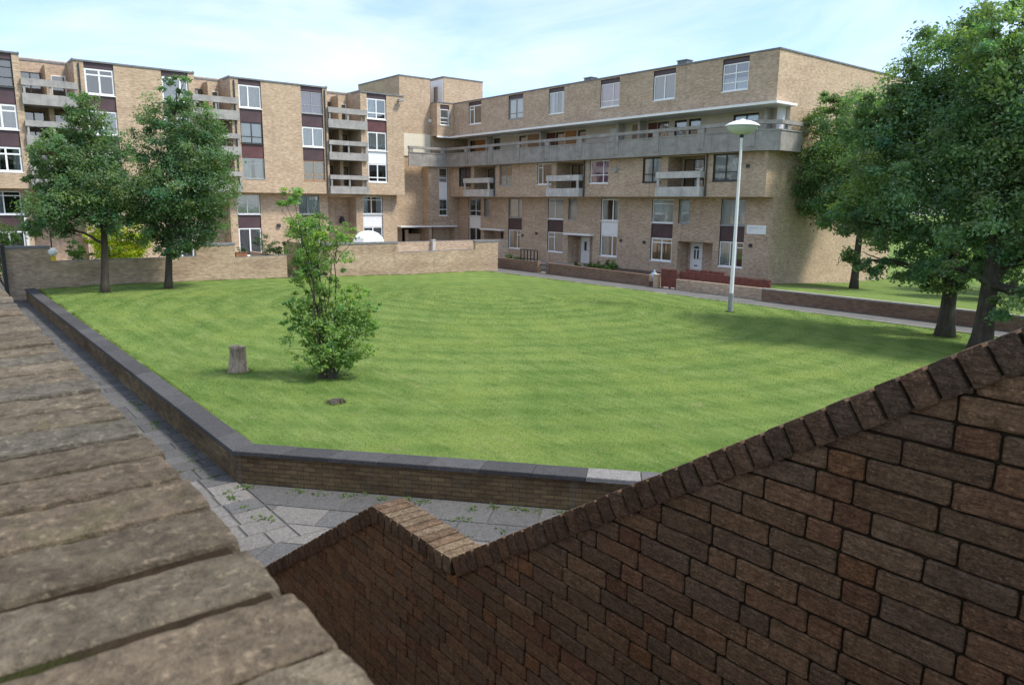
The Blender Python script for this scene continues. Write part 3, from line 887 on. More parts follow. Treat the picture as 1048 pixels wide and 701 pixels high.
# ================================================================== RIGHT BLOCK (maisonettes with the long access deck)
B, D_ = 0, 1
rb = thing('maisonette_block', (-43, 44, 0), 'long four-storey tan brick housing block with a concrete access deck along its front', 'building')
GY, OY, TY, RY = 41.48, 40.48, 40.95, 42.55      # ground, oversailing box, top floor, deck-level wall planes
GX = -26.04; LX = -60.2; BY = 57.5
strips = dict(A=(-58.55, -56.6), Bq=(-52.4, -50.5), C=(-47.07, -45.15), D=(-40.87, -39.05), E=(-35.75, -33.8), F=(-29.85, -27.98))
narrow = [(-56.05, -55.1), (-44.55, -43.6), (-33.35, -32.4)]
porch = [(-56.1, -53.1), (-44.55, -41.7), (-33.3, -30.35)]
mb = MB()
ops = [(a, b, .78, 5.2, .6, D_, D_) for a, b in strips.values()]
ops += [(a, b, 3.5, 5.19, .6, D_, D_) for a, b in narrow]
ops += [(a, b, 0.0, 2.3, 1.25, 2, 2) for a, b in porch]
facade(mb, 'y', GY, LX, GX, -1, 5.318, ops, 2)
bx = [(-58.7, -56.8), (-52.45, -50.7), (-47.35, -45.6), (-41.2, -39.25), (-35.9, -34.25), (-29.95, -28.1)]
void = [(-56.3, -53.3), (-45.0, -41.9), (-33.65, -30.6)]
ops = [(a, b, 6.3, 8.0, .6, D_, D_) for a, b in bx] + [(a, b, 5.55, 7.98, 1.5, 2, 2) for a, b in void]
facade(mb, 'y', OY, LX, GX, 5.32, 8.04, ops, 2)
mb.poly([(LX, OY, 5.32), (LX, GY, 5.32), (GX, GY, 5.32), (GX, OY, 5.32)], 2)
deckops = [(-59.8, -59.0), (-56.0, -55.1), (-52.3, -51.35), (-47.45, -46.4), (-44.8, -43.9), (-36.5, -35.5), (-34.95, -33.9), (-33.7, -32.7), (-30.1, -28.2)]
dwall = MB()
facade(dwall, 'y', RY, LX, GX, 8.26, 10.75, [(a, b, 8.6 if i in (0,) else 9.1, 10.6, .6, D_, D_) for i, (a, b) in enumerate(deckops)], 0)
dwall.build('deck_wall', ['cream_render', 'interior_dark'], rb, org=rb.location)
tops = [(-57.75, -55.85), (-51.85, -49.9), (-46.6, -44.8), (-40.78, -38.87), (-35.68, -33.76), (-30.0, -28.08)]
facade(mb, 'y', TY, LX, GX, 10.90, 13.9, [(a, b, 11.84, 13.82, .6, D_, D_) for a, b in tops], 2)
# gable, step by step
g = B
mb.poly([(GX, GY, -1), (GX, BY, -1), (GX, BY, 5.318), (GX, GY, 5.318)], g)
mb.poly([(GX, OY, 5.32), (GX, BY, 5.32), (GX, BY, 8.04), (GX, OY, 8.04)], g)
mb.poly([(GX, RY, 8.04), (GX, BY, 8.04), (GX, BY, 10.9), (GX, RY, 10.9)], g)
mb.poly([(GX, TY, 10.9), (GX, BY, 10.9), (GX, BY, 13.9), (GX, TY, 13.9)], g)
# back, soffits, roof
mb.poly([(GX, BY, -1), (LX - 6, BY, -1), (LX - 6, BY, 13.9), (GX, BY, 13.9)], B)
mb.poly([(LX, TY, 13.78), (GX, TY, 13.78), (GX, BY, 13.78), (LX, BY, 13.78)], 3)
mb.build('wall', ['brick_facade', 'interior_dark', 'brick_shade', 'roof_felt'], rb, org=rb.location)
mb = MB(); mb.box(LX, GX + .05, TY - .05, TY + .25, 13.9, 13.99); mb.box(GX - .25, GX + .05, TY + .25, BY, 13.9, 13.99); mb.box(LX, GX - .25, BY - .2, BY + .03, 13.9, 13.99)
mb.build('roof_edge', 'lead_edge', rb, org=rb.location)
# canopy between deck and top floor
mb = MB(); mb.box(LX + .3, GX + .45, 40.30, RY - .004, 10.752, 10.898); mb.build('canopy', 'white_paint', rb, org=rb.location)
# deck: slab, front, posts, rail (ends in a chamfered corner round the gable)
DY = 39.88; DX = -26.0
line = [(-59.9, 35.75), (-59.9, DY), (-26.35, DY), (-25.35, DY + .75), (-25.35, DY + 3.0)]
ins_ = [(-60.02, 35.75), (-60.02, DY + .12), (-26.40, DY + .12), (-25.47, DY + .80), (-25.47, DY + 3.0)]
def ribbon(mb, z0, z1, l0, l1):
    for i in range(len(l0) - 1):
        a, b = l0[i], l0[i + 1]; c, d = l1[i + 1], l1[i]
        mb.poly([(*a, z0), (*b, z0), (*b, z1), (*a, z1)]); mb.poly([(*c, z0), (*d, z0), (*d, z1), (*c, z1)])
        mb.poly([(*a, z1), (*b, z1), (*c, z1), (*d, z1)]); mb.poly([(*d, z0), (*c, z0), (*b, z0), (*a, z0)])
    for k in (0, -1):
        a, d = l0[k], l1[k]; q = [(*a, z0), (*a, z1), (*d, z1), (*d, z0)]; mb.poly(q if k else q[::-1])
mb = MB(); ribbon(mb, 8.05, 9.20, line, ins_)
mb.build('deck_front', 'concrete', rb, org=rb.location)
mb = MB(); l2_ = [(-59.84, 35.75), (-59.84, DY - .06), (-26.33, DY - .06), (-25.29, DY + .72), (-25.29, DY + 3.0)]; l3_ = [(-60.1, 35.75), (-60.1, DY + .2), (-26.45, DY + .2), (-25.55, DY + .86), (-25.55, DY + 3.0)]
ribbon(mb, 9.58, 9.80, l2_, l3_); ribbon(mb, 9.202, 9.28, [(-59.86, 35.75), (-59.86, DY - .035), (-26.34, DY - .035), (-25.31, DY + .73), (-25.31, DY + 3.0)], ins_)
mb.build('deck_rail', 'concrete', rb, org=rb.location)
for k in range(9):
    xk = -26.85 - 3.73 * k
    mb = MB(); mb.box(xk - .26, xk + .26, DY - .045, DY + .14, 9.29, 9.575); mb.box(xk - .26, xk + .26, DY - .04, DY - .001, 8.3, 9.198); mb.build('deck_post', 'concrete', rb, org=rb.location)
for yk in (36.0, 39.4):
    mb = MB(); mb.box(-60.05, -59.86, yk - .2, yk + .2, 9.29, 9.575); mb.build('deck_post', 'concrete', rb, org=rb.location)
mb = MB(); mb.box(-25.5, -25.33, DY + 1.4, DY + 1.75, 9.29, 9.575); mb.build('deck_post', 'concrete', rb, org=rb.location)
mb = MB(); mb.box(-60.0, -26.3, DY + .125, RY - .004, 8.045, 8.255); mb.box(-26.295, -25.5, DY + .9, DY + 3.0, 8.045, 8.255); mb.build('deck_slab', 'concrete', rb, org=rb.location)
# strips
W = window
spec = dict(
    A=('white_paint', 'white_panel', dict(mul=(.55,), tran=((.30,),), cur='dark'), dict(mul=(.55,), cur='dark')),
    Bq=('grey_frame', 'brown_panel', dict(mul=(.68,), cur='net'), dict(mul=(.62,), tran=((.75, .62, 1),), cur='side', fm='white_paint')),
    C=('white_paint', 'brown_panel', dict(mul=(.42,), tran=((.78, 0, .42),), cur='net'), dict(mul=(.42,), tran=((.74, 0, .42),), cur='net')),
    D=('white_paint', 'white_panel', dict(mul=(.66,), cur='side', t_=.09), dict(mul=(.68,), cur='half', t_=.1)),
    E=('grey_frame', 'brown_panel', dict(mul=(), tran=((.8,),), cur='net', fm='white_paint'), dict(mul=(.5,), tran=((.80,),), cur='tan', fm='white_paint', t_=.1)),
    F=('grey_frame', 'brown_panel', dict(mul=(.6,), cur='net'), dict(mul=(.45, .7), tran=((.78, .7, 1),), cur='half', fm='white_paint')))
for k, (fm, pm, up_, lo_) in spec.items():
    a, b = strips[k]
    W(rb, 'y', GY, a + .01, b - .01, 3.52, 5.18, .08, **{'fm': fm, **up_})
    panel(rb, 'y', GY, a + .01, b - .01, 2.46, 3.45, pm, .07)
    W(rb, 'y', GY, a + .01, b - .01, .82, 2.45, .08, **{'fm': fm, **lo_})
for a, b in narrow: W(rb, 'y', GY, a + .01, b - .01, 3.52, 5.18, .08, mul=(), cur='net', fm='grey_frame')
for i, (a, b) in enumerate(porch):
    if i < 2:
        mb = MB(); mb.box(a - .1, b + .15, GY - .45, GY - .003, 2.31, 2.45); mb.build('porch_canopy', 'white_paint', rb, org=rb.location)
door(rb, 'y', GY, -44.2, -43.2, 0, 2.12, d=1.245, glaze='small', label='white door with a narrow dark glass light in the middle porch')
door(rb, 'y', GY, -33.05, -32.05, .08, 2.2, d=1.245, glaze='fancy', label='white panelled door with a fan-shaped glass light')
door(rb, 'y', GY, -55.0, -54.1, 0, 2.1, mat='dark_frame', d=1.245, glaze='none', label='dark door in the shadow of the far porch')
bspec = [dict(fm='dark_frame', cur='dark', mul=(.5,)), dict(mul=(.5,), tran=((.3,),), cur='low', fm='grey_frame'), dict(mul=(.34,), tran=((.8, 0, .34),), cur='dark'),
         dict(mul=(.7,), tran=((.36,),), cur='pink', fm='white_paint'), dict(fm='dark_frame', mul=(.5,), tran=((.33,),), cur='net'), dict(fm='dark_frame', mul=(.5,), tran=((.33,),), cur='net')]
for (a, b), sp_ in zip(bx, bspec): W(rb, 'y', OY, a + .01, b - .01, 6.32, 7.98, .07, **sp_)
bal = [(-57.35, -53.3), (-45.7, -41.9), (-34.3, -30.55)]
for (a, b), (c, d) in zip(bal, void):
    W(rb, 'y', OY, c + .25, d - .3, 5.6, 7.85, 1.43, fm='dark_frame', mul=(.33, .66), cur='dark', sill=False)
    mb = MB()
    mb.box(a, b, OY - .48, OY - .36, 5.33, 5.97); mb.box(a, a + .12, OY - .359, OY - .003, 5.33, 5.97); mb.box(b - .12, b, OY - .359, OY - .003, 5.33, 5.97)
    mb.box(a + .12, b - .12, OY - .359, OY - .003, 5.33, 5.45)
    o = mb.build('balcony', 'concrete_pale', rb, org=rb.location)
    r2 = MB(); r2.box(a + .02, b - .02, OY - .50, OY - .37, 6.54, 6.97); r2.box(a + .03, a + .17, OY - .369, OY - .003, 6.54, 6.97); r2.box(b - .17, b - .03, OY - .369, OY - .003, 6.54, 6.97)
    r2.box(a + .1, a + .28, OY - .46, OY - .36, 5.972, 6.538); r2.box(b - .28, b - .1, OY - .46, OY - .36, 5.972, 6.538)
    r2.build('balcony_rail', 'concrete_pale', o, org=rb.location)
for i, (a, b) in enumerate(deckops):
    W(rb, 'y', RY, a + .01, b - .01, 8.62 if i == 0 else 9.12, 10.58, .06, fm='dark_frame', mul=(.5,) if i in (8,) else (), cur='net' if i == 8 else 'dark', sill=False)
for (a, b, mat_) in ((-58.95, -56.55, 'timber_orange'), (-51.1, -49.1, 'timber_tan'), (-48.55, -47.5, 'timber_red'), (-46.25, -45.0, 'timber_orange'), (-38.9, -37.95, 'timber_tan'), (-37.35, -36.55, 'timber_red')):
    panel(rb, 'y', RY, a, b, 8.27, 10.6, mat_, -.05, .046, 'timber_screen')
door(rb, 'y', RY, -41.2, -40.2, 8.26, 10.5, d=-.003, glaze='none', label='white door opening onto the access deck')
door(rb, 'y', RY, -49.0, -48.6, 8.26, 10.5, mat='grey_frame', d=-.003, glaze='none')
for xk in (-56.3, -48.9 + .2, -39.8, -37.7, -27.3, -26.4):
    mb = MB(); mb.box(xk - .1, xk + .1, RY - .7, RY - .06, 8.258, 10.748); mb.build('deck_pier', 'white_panel' if xk > -27 else 'concrete_pale', rb, org=rb.location)
tspec = [dict(mul=(.38,), tran=((.8, 0, .38),), cur='dark', t_=.09), dict(fm='grey_frame', mul=(.5,), tran=((.28,),), cur='net'), dict(mul=(.5,), cur='side'), dict(mul=(.64,), tran=((.25,),), cur='pink'),
         dict(mul=(.5,), cur='dark', t_=.09), dict(mul=(.5,), tran=((.64,), (.3,)), cur='low', t_=.08)]
for (a, b), sp_ in zip(tops, tspec):
    W(rb, 'y', TY, a + .01, b - .01, 11.86, 13.5, .07, **sp_)
    panel(rb, 'y', TY, a + .01, b - .01, 13.52, 13.81, 'brown_panel', .06, .06, 'header_panel')
for (x, z, pl) in ((-48.5, 2.25, GY), (-50.36, 2.0, GY), (-38.66, 2.1, GY), (-36.35, 2.08, GY), (-27.45, 2.3, GY), (-27.37, 7.19, OY)):
    mb = MB(); mb.box(x - .12, x + .12, pl - .06, pl - .003, z - .1, z + .1); mb.box(x - .09, x + .09, pl - .09, pl - .06, z - .02, z + .08); mb.build('wall_vent', 'dark_frame', rb, org=rb.location)
mb = MB(); mb.tube([(-38.48, OY - .003, 7.26), (-38.48, OY - .14, 7.26)], [.24, .17], 14); mb.build('wall_vent', 'grey_frame', rb, org=rb.location)
for xk in (-53.12, -41.75, -30.42):
    mb = MB(); mb.tube([(xk, OY - .07, 5.34), (xk, OY - .07, 8.04)], [.05, .05], 8); mb.build('downpipe', 'dark_frame', rb, org=rb.location)
for xk, yk in ((-34.3, 42.2), (-43.7, 42.4)):
    mb = MB(); mb.box(xk - .4, xk + .4, yk, yk + .6, 13.782, 14.48); mb.box(xk - .45, xk + .45, yk - .05, yk + .65, 14.48, 14.54); mb.build('roof_vent', 'lead_edge', rb, org=rb.location)
# white board on the end bay, faint grey lines of lettering too small to read
sg = thing('wall_sign', (-27.1, GY, 3.3), 'white rectangular board on the brick between the end window and the gable corner', 'sign')
mb = MB(); mb.box(-27.79, -26.42, GY - .045, GY - .004, 3.02, 3.57); mb.build('board', 'white_paint', sg, org=sg.location)
mb = MB()
for (z, xs) in ((3.40, [(-27.62, -26.95), (-26.85, -26.55)]), (3.24, [(-27.62, -27.48)])):
    for a, b in xs:
        x = a
        while x < b:
            l = R.uniform(.03, .07); mb.box(x, min(x + l, b), GY - .049, GY - .046, z - .03, z + .03); x += l + .02
mb.build('lettering', 'ink_grey', sg, org=sg.location)

# ================================================================== STAIR TOWER in the corner
tw = thing('stair_tower', (-62, 37, 0), 'tall stepped tan brick stair tower in the corner between the two housing blocks', 'building')
mb = MB()
TX = -61.3
facade(mb, 'x', TX, 30.9, 35.7, -.5, 12.85, [], 0)
facade(mb, 'x', TX, 35.7, 39.0, -.5, 16.05, [(35.72, 38.0, 0, 2.42, 2.0, 2, 1)], 0)
mb.poly([(TX - 8, 35.7, 12.6), (TX, 35.7, 12.6), (TX, 35.7, 16.05), (TX - 8, 35.7, 16.05)], 0)
mb.poly([(TX, 39.0, 8), (TX - 8, 39.0, 8), (TX - 8, 39.0, 16.05), (TX, 39.0, 16.05)], 0)
mb.poly([(TX, 35.7, 16.0), (TX, 39.0, 16.0), (TX - 8, 39.0, 16.0), (TX - 8, 35.7, 16.0)], 3)
# lower shaft
facade(mb, 'x', LX - .02, 38.05, GY, -.5, 8.04, [(39.2, 40.2, 3.5, 8.0, .6, 1, 1), (38.35, 41.0, 0, 2.42, 2.0, 2, 1)], 2)
mb.poly([(TX, 38.05, -.5), (LX - .02, 38.05, -.5), (LX - .02, 38.05, 8.04), (TX, 38.05, 8.04)], 2)
# top-floor return
facade(mb, 'x', LX - .02, 39.05, TY, 10.9, 13.9, [(39.4, 40.4, 11.9, 13.75, .6, 1, 1)], 0)
mb.poly([(TX, 39.05, 10.9), (LX - .02, 39.05, 10.9), (LX - .02, 39.05, 13.9), (TX, 39.05, 13.9)], 2)
mb.poly([(LX - .02, 39.05, 13.86), (LX - .02, 45, 13.86), (TX - 6, 45, 13.86), (TX - 6, 39.05, 13.86)], 3)
facade(mb, 'x', LX - .9, 39.0, RY + .1, 8.26, 10.75, [(39.4, 40.6, 8.3, 10.5, .6, 1, 1)], 0)
mb.box(-67, -61.12, 39.02, 44.2, 0, 13.83, 0)
# rear lift room
mb.poly([(-61.0, 40.3, 13.9), (-61.0, 44.9, 13.9), (-61.0, 44.9, 16.35), (-61.0, 40.3, 16.35)], 0)
mb.poly([(-68, 40.3, 13.9), (-61.0, 40.3, 13.9), (-61.0, 40.3, 16.35), (-68, 40.3, 16.35)], 2)
mb.poly([(-61.0, 44.9, 13.9), (-68, 44.9, 13.9), (-68, 44.9, 16.35), (-61.0, 44.9, 16.35)], 0)
mb.poly([(-61.0, 40.3, 16.3), (-61.0, 44.9, 16.3), (-68, 44.9, 16.3), (-68, 40.3, 16.3)], 3)
mb.build('wall', ['brick_facade', 'interior_dark', 'brick_shade', 'roof_felt'], tw, org=tw.location)
mb = MB(); mb.box(TX - 8, TX + .04, 35.66, 35.9, 16.05, 16.15); mb.box(TX - .2, TX + .04, 35.9, 39.04, 16.05, 16.15)
mb.box(-68, -60.96, 40.26, 40.5, 16.35, 16.45); mb.box(-61.2, -60.96, 40.5, 44.94, 16.35, 16.45); mb.box(TX, LX + .02, 39.01, 39.2, 13.9, 13.98); mb.box(LX - .2, LX + .02, 39.2, TY - .05, 13.9, 13.98)
mb.build('roof_edge', 'lead_edge', tw, org=tw.location)
panel(tw, 'y', 40.3, -63.2, -61.05, 13.95, 16.2, 'white_panel', -.06, .055, 'cladding_panel')
W(tw, 'y', 40.3, -62.5, -61.9, 14.1, 15.6, -.14, mul=(), fm='grey_frame', cur='dark', sill=False)
W(tw, 'x', LX - .02, 39.41, 40.39, 11.92, 13.35, .06, mul=(), tran=((.45,), (.2,)), cur='net')
panel(tw, 'x', LX - .02, 39.41, 40.39, 13.36, 13.74, 'brown_panel', .06, .06, 'header_panel')
W(tw, 'x', LX - .02, 39.21, 40.19, 6.62, 7.98, .06, mul=(), tran=((.32,),), cur='low', sill=False)
panel(tw, 'x', LX - .02, 39.21, 40.19, 5.1, 6.61, 'white_panel', .06)
W(tw, 'x', LX - .02, 39.21, 40.19, 3.52, 5.09, .06, mul=(), tran=((.38,),), cur='none')
panel(tw, 'x', TX, 35.9, 38.95, 9.0, 11.05, 'cream_board', -.07, .065, 'cladding_panel')
mb = MB(); mb.box(TX + .003, -60.05, 34.9, 41.2, 2.45, 2.58); mb.build('canopy', 'white_paint', tw, org=tw.location)
mb = MB(); mb.box(LX, -60.05, 38.95, 41.2, 10.752, 10.898); mb.build('canopy', 'white_paint', tw, org=tw.location)
mb = MB(); mb.box(TX + .02, TX + .2, 36.0, 36.3, 0, 2.2); mb.box(TX - .5, TX - .3, 36.4, 37.95, 0, 1.8); mb.build('screen_wall', 'brick_facade', tw, org=tw.location)
mb = MB(); mb.tube([(TX + .01, 38.9, 12.35), (TX + .16, 38.9, 12.3)], [.12, .16], 12); mb.build('wall_lamp', 'white_paint', tw, org=tw.location)

# ================================================================== LEFT BLOCK
lb = thing('apartment_block', (-57, 13, 0), 'five-storey tan brick apartment block on the left with stacked balconies and dark panels between windows', 'building')
LXF, LXG = -53.5, -54.3
Y0, Y1 = -7.0, 31.5
ZT = 13.02
up_strips = dict(W0=(3.78, 5.35), W1=(9.03, 10.67), W2=(13.45, 15.1), P=(18.4, 19.98), Q=(22.91, 24.6), S=(28.25, 29.94))
gr_strips = dict(W0=(3.5, 5.16), W1=(9.0, 10.6), W2=(13.4, 15.0), P=(18.13, 19.81), Q=(22.74, 24.39), S=(28.1, 29.87))
voids = [(5.72, 8.48), (15.5, 17.85), (24.97, 27.7)]
mb = MB()
ops = [(a, b, 6.25, 13.015, .5, 1, 1) for a, b in up_strips.values()] + [(a, b, 5.45, 13.2, 2.2, 2, 2) for a, b in voids]
facade(mb, 'x', LXF, Y0, Y1, 5.33, ZT, ops, 0)
ops = [(a, b, .7, 5.2, .5, 1, 1) for a, b in gr_strips.values()] + [(a, b, 0, 5.1, 1.3, 2, 2) for a, b in ((5.6, 8.5), (15.4, 17.6), (25.1, 27.5))]
facade(mb, 'x', LXG, Y0, Y1 - .3, -.5, 5.328, ops, 0)
mb.poly([(LXF, Y0, 5.33), (LXG, Y0, 5.33), (LXG, Y1, 5.33), (LXF, Y1, 5.33)][::-1], 2)
mb.poly([(LXF, Y1, 5.33), (-66, Y1, 5.33), (-66, Y1, ZT), (LXF, Y1, ZT)], 0)
mb.poly([(LXG, Y1 - .3, -.5), (-66, Y1 - .3, -.5), (-66, Y1 - .3, 5.33), (LXG, Y1 - .3, 5.33)], 0)
mb.poly([(-66, Y0, -.5), (LXF, Y0, -.5), (LXF, Y0, ZT), (-66, Y0, ZT)], 0)
mb.poly([(-66, Y1, -.5), (-66, Y0, -.5), (-66, Y0, ZT), (-66, Y1, ZT)], 0)
mb.poly([(-55.72, Y0, ZT - .1), (-55.72, Y1, ZT - .1), (-66, Y1, ZT - .1), (-66, Y0, ZT - .1)], 3)
ys = [Y0] + [v_ for p in voids for v_ in p] + [Y1]
for a, b in zip(ys[::2], ys[1::2]): mb.poly([(LXF, a, ZT), (LXF, b, ZT), (-55.72, b, ZT), (-55.72, a, ZT)], 3)
mb.build('wall', ['brick_facade', 'interior_dark', 'brick_shade', 'roof_felt'], lb, org=lb.location)
mb = MB()
for a, b in zip(ys[::2], ys[1::2]): mb.box(LXF - .2, LXF + .05, a - .03, b + .03, ZT + .002, ZT + .1); mb.box(LXF - 1.5, LXF - .2, a - .03, a + .15, ZT + .002, ZT + .1); mb.box(LXF - 1.5, LXF - .2, b - .15, b + .03, ZT + .002, ZT + .1)
for a, b in voids: mb.box(-55.95, -55.67, a + .03, b - .03, ZT + .002, ZT + .1)
mb.box(-66, LXF - 1.5, Y1 - .2, Y1 + .03, ZT + .002, ZT + .1)
mb.build('roof_edge', 'lead_edge', lb, org=lb.location)
LV = [(6.3, 7.72), (8.73, 10.15), (11.13, 12.66)]
lspec = dict(
    W0=[dict(mul=(.5,), tran=((.72,),), cur='side', t_=.1), dict(mul=(.5,), tran=((.74,),), cur='net', t_=.1), dict(mul=(), tran=((.72,), (.35,)), fm='dark_frame', cur='half')],
    W1=[dict(mul=(.5,), cur='net'), dict(mul=(.5,), cur='net', t_=.08), dict(mul=(.5,), tran=((.76,),), cur='none', t_=.1)],
    W2=[dict(mul=(.5,), cur='net'), dict(mul=(.5,), cur='net'), dict(mul=(.7,), cur='net', t_=.1)],
    P=[dict(fm='grey_frame', mul=(), tran=((.72,),), cur='swag'), dict(fm='dark_frame', mul=(.5,), tran=((.32,),), cur='net'), dict(mul=(.42,), cur='net', t_=.09)],
    Q=[dict(fm='timber_tan', mul=(.5,), tran=((.3,),), cur='tan'), dict(mul=(.5,), cur='net', t_=.09), dict(fm='grey_frame', mul=(.5,), tran=((.38,),), cur='pink')],
    S=[dict(mul=(.5,), tran=((.25,),), cur='dark', t_=.09), dict(mul=(.5,), cur='net', t_=.09), dict(mul=(.5,), tran=((.3,),), cur='half', t_=.09)])
for k, (a, b) in up_strips.items():
    for (z0, z1), sp_ in zip(LV, lspec[k]): W(lb, 'x', LXF, a + .01, b - .01, z0, z1, .08, **sp_)
    for n_, (z0, z1) in enumerate(((7.73, 8.66), (10.16, 11.06))):
        pm = 'brown_panel'
        if k == 'S': pm = ('white_panel', 'red_panel')[n_]
        if k == 'P' and n_ == 0: pm = 'red_panel'
        panel(lb, 'x', LXF, a + .01, b - .01, z0, z1, pm, .07)
    panel(lb, 'x', LXF, a + .01, b - .01, 12.68, 13.01, 'brown_panel', .06, .06, 'header_panel')
for k, (a, b) in gr_strips.items():
    W(lb, 'x', LXG, a + .01, b - .01, 3.8, 5.18, .08, mul=(.45,), cur={'S': 'side', 'Q': 'net', 'W0': 'half'}.get(k, 'net'), fm='white_paint' if k != 'Q' else 'grey_frame', tran=((.8,),) if k in ('S', 'W0') else ())
    panel(lb, 'x', LXG, a + .01, b - .01, 2.8, 3.73, 'white_panel' if k == 'S' else 'brown_panel', .07)
    W(lb, 'x', LXG, a + .01, b - .01, .76, 2.79, .08, mul=(.5,), cur='net', t_=.09)
spans = [(5.66, 8.6), (15.25, 18.3), (24.91, 28.16)]
levels = [(5.35, 5.92, 6.43, 6.75), (7.88, 8.44, 8.98, 9.31), (10.22, 10.85, 11.30, 11.70)]
for (a, b), (c, d) in zip(spans, voids):
    for li, (z0, z1, z2, z3) in enumerate(levels):
        mb = MB(); xo = LXF + .22
        mb.box(LXF + .1, xo, a, b, z0, z1); mb.box(LXF - 2.19, LXF + .1, c + .003, d - .003, z0 + .002, z0 + .16)
        o = mb.build('balcony', 'concrete_weathered', lb, org=lb.location)
        mb = MB(); mb.box(LXF + .09, xo + .02, a + .01, b - .01, z2, z3)
        for yy in (a + .14, (a + b) / 2, b - .14): mb.box(LXF + .11, xo - .03, yy - .06, yy + .06, z1 + .002, z2 - .002)
        for yy in (a + .01, b - .11): mb.box(LXF + .002, LXF + .09, yy, yy + .1, z2, z3); 
        mb.build('balcony_rail', 'concrete_weathered', o, org=lb.location)
        # glazed back of the balcony and a brick pier
        W(lb, 'x', LXF, c + .12, c + .12 + (d - c) * .42, z0 + .2, z0 + 2.15, 2.12, fm='dark_frame', mul=(.5,), cur='net' if (li + int(a)) % 2 else 'dark', sill=False)
        W(lb, 'x', LXF, d - .15 - (d - c) * .3, d - .15, z0 + .75, z0 + 2.1, 2.12, fm='white_paint' if li == 2 else 'dark_frame', mul=(), cur='dark', sill=False)
    mb = MB(); yc = c + (d - c) * .55; mb.box(LXF - 2.19, LXF - 1.0, yc - .14, yc + .14, 5.5, ZT - .25); mb.build('pier', 'brick_facade', lb, org=lb.location)
    mb = MB(); mb.box(LXF - 1.49, LXF - .01, c + .004, c + .09, 5.52, 5.56) if False else None
for (yy) in (24.75, 8.75, 18.1):
    mb = MB(); mb.tube([(LXF + .06, yy, 5.34), (LXF + .06, yy, 12.9)], [.045, .045], 8); mb.build('downpipe', 'dark_frame', lb, org=lb.location)
mb = MB(); mb.box(LXF + .003, LXF + .3, 31.0, 31.16, 12.72, 12.8); mb.box(LXF + .15, LXF + .42, 30.85, 31.3, 12.6, 12.72); mb.build('floodlight', 'lamp_grey', lb, org=lb.location)
for (y_, z_) in ((26.67, 3.35),):
    mb = MB(); mb.tube([(LXG - 1.28, y_, z_), (LXG - .85, y_, z_ + .1)], [.05, .05], 8); mb.tube([(LXG - .85, y_, z_ - .3), (LXG - .85, y_, z_ + .25)], [.24, .12], 12); mb.build('wall_lantern', 'black_metal', lb, org=lb.location)
for (y_, z_) in ((21.1, 2.95), (22.2, 3.2)):
    mb = MB(); mb.box(LXG + .003, LXG + .12, y_ - .13, y_ + .13, z_ - .13, z_ + .13); mb.build('wall_vent', 'dark_frame', lb, org=lb.location)

# ================================================================== WALLS, FENCES, POSTS
def wall_x(name, X, segs, th, mat, label, cop='coping_grey', base=-.3, group='garden walls behind the lawn'):
    """wall along Y at X with stepped top. segs: (y0,y1,ztop,has_coping)"""
    r_ = thing(name, (X, (segs[0][0] + segs[-1][1]) / 2, 0), label, 'wall', group)
    mb = MB(); cp = MB()
    for (a, b, z, c) in segs:
        mb.box(X - th, X, a, b, base, z - (.12 if c else 0))
        if c: cp.box(X - th - .03, X + .03, a - .03, b + .03, z - .12 + .002, z)
        else: cp.box(X - th - .004, X + .006, a + .035, b - .035, z + .002, z + .02)
    mb.build('brickwork', mat, r_, org=r_.location)
    cp.build('coping', cop, r_, org=r_.location)
    return r_
wall_x('garden_wall', -41.7, [(2.95, 4.87, 2.55, 1), (4.87, 11.6, 1.78, 0), (11.6, 13.65, 2.47, 1), (13.65, 16.6, 1.66, 0)], .24, 'brick_fence', 'stepped tan brick garden wall at the back of the lawn behind the two slim trees')
wall_x('garden_wall', -41.75, [(18.6, 24.0, 2.30, 1), (24.0, 30.15, 1.60, 0), (30.15, 32.12, 2.2, 1)], .24, 'brick_fence', 'stepped pale tan brick garden wall right of the hedge, ending at the path')
wall_x('garden_wall', -47.0, [(25.6, 31.5, 1.92, 0), (31.5, 37.2, 1.92, 0)], .22, 'brick_shade', 'plain greyish brick wall standing behind the low stretch of the right garden wall')
mb = MB(); mb.box(-47.2, -41.99, 16.4, 16.6, -.3, 1.6); mb.box(-47.2, -41.99, 18.6, 18.8, -.3, 2.2)
o = thing('garden_wall', (-44.5, 17.5, 0), 'short brick cross walls flanking the hedge in the gap of the garden wall', 'wall'); mb.build('brickwork', 'brick_fence', o, org=o.location)
# pale square pillar in that rear wall
o = thing('gate_pillar', (-46.7, 30.0, 0), 'slim pale pillar against the greyish rear wall under the stair tower', 'pillar')
mb = MB(); mb.box(-46.98, -46.74, 29.85, 30.1, -.1, 2.0); mb.box(-47.0, -46.72, 29.82, 30.13, 2.0, 2.06); mb.build('shaft', 'concrete_pale', o, org=o.location)

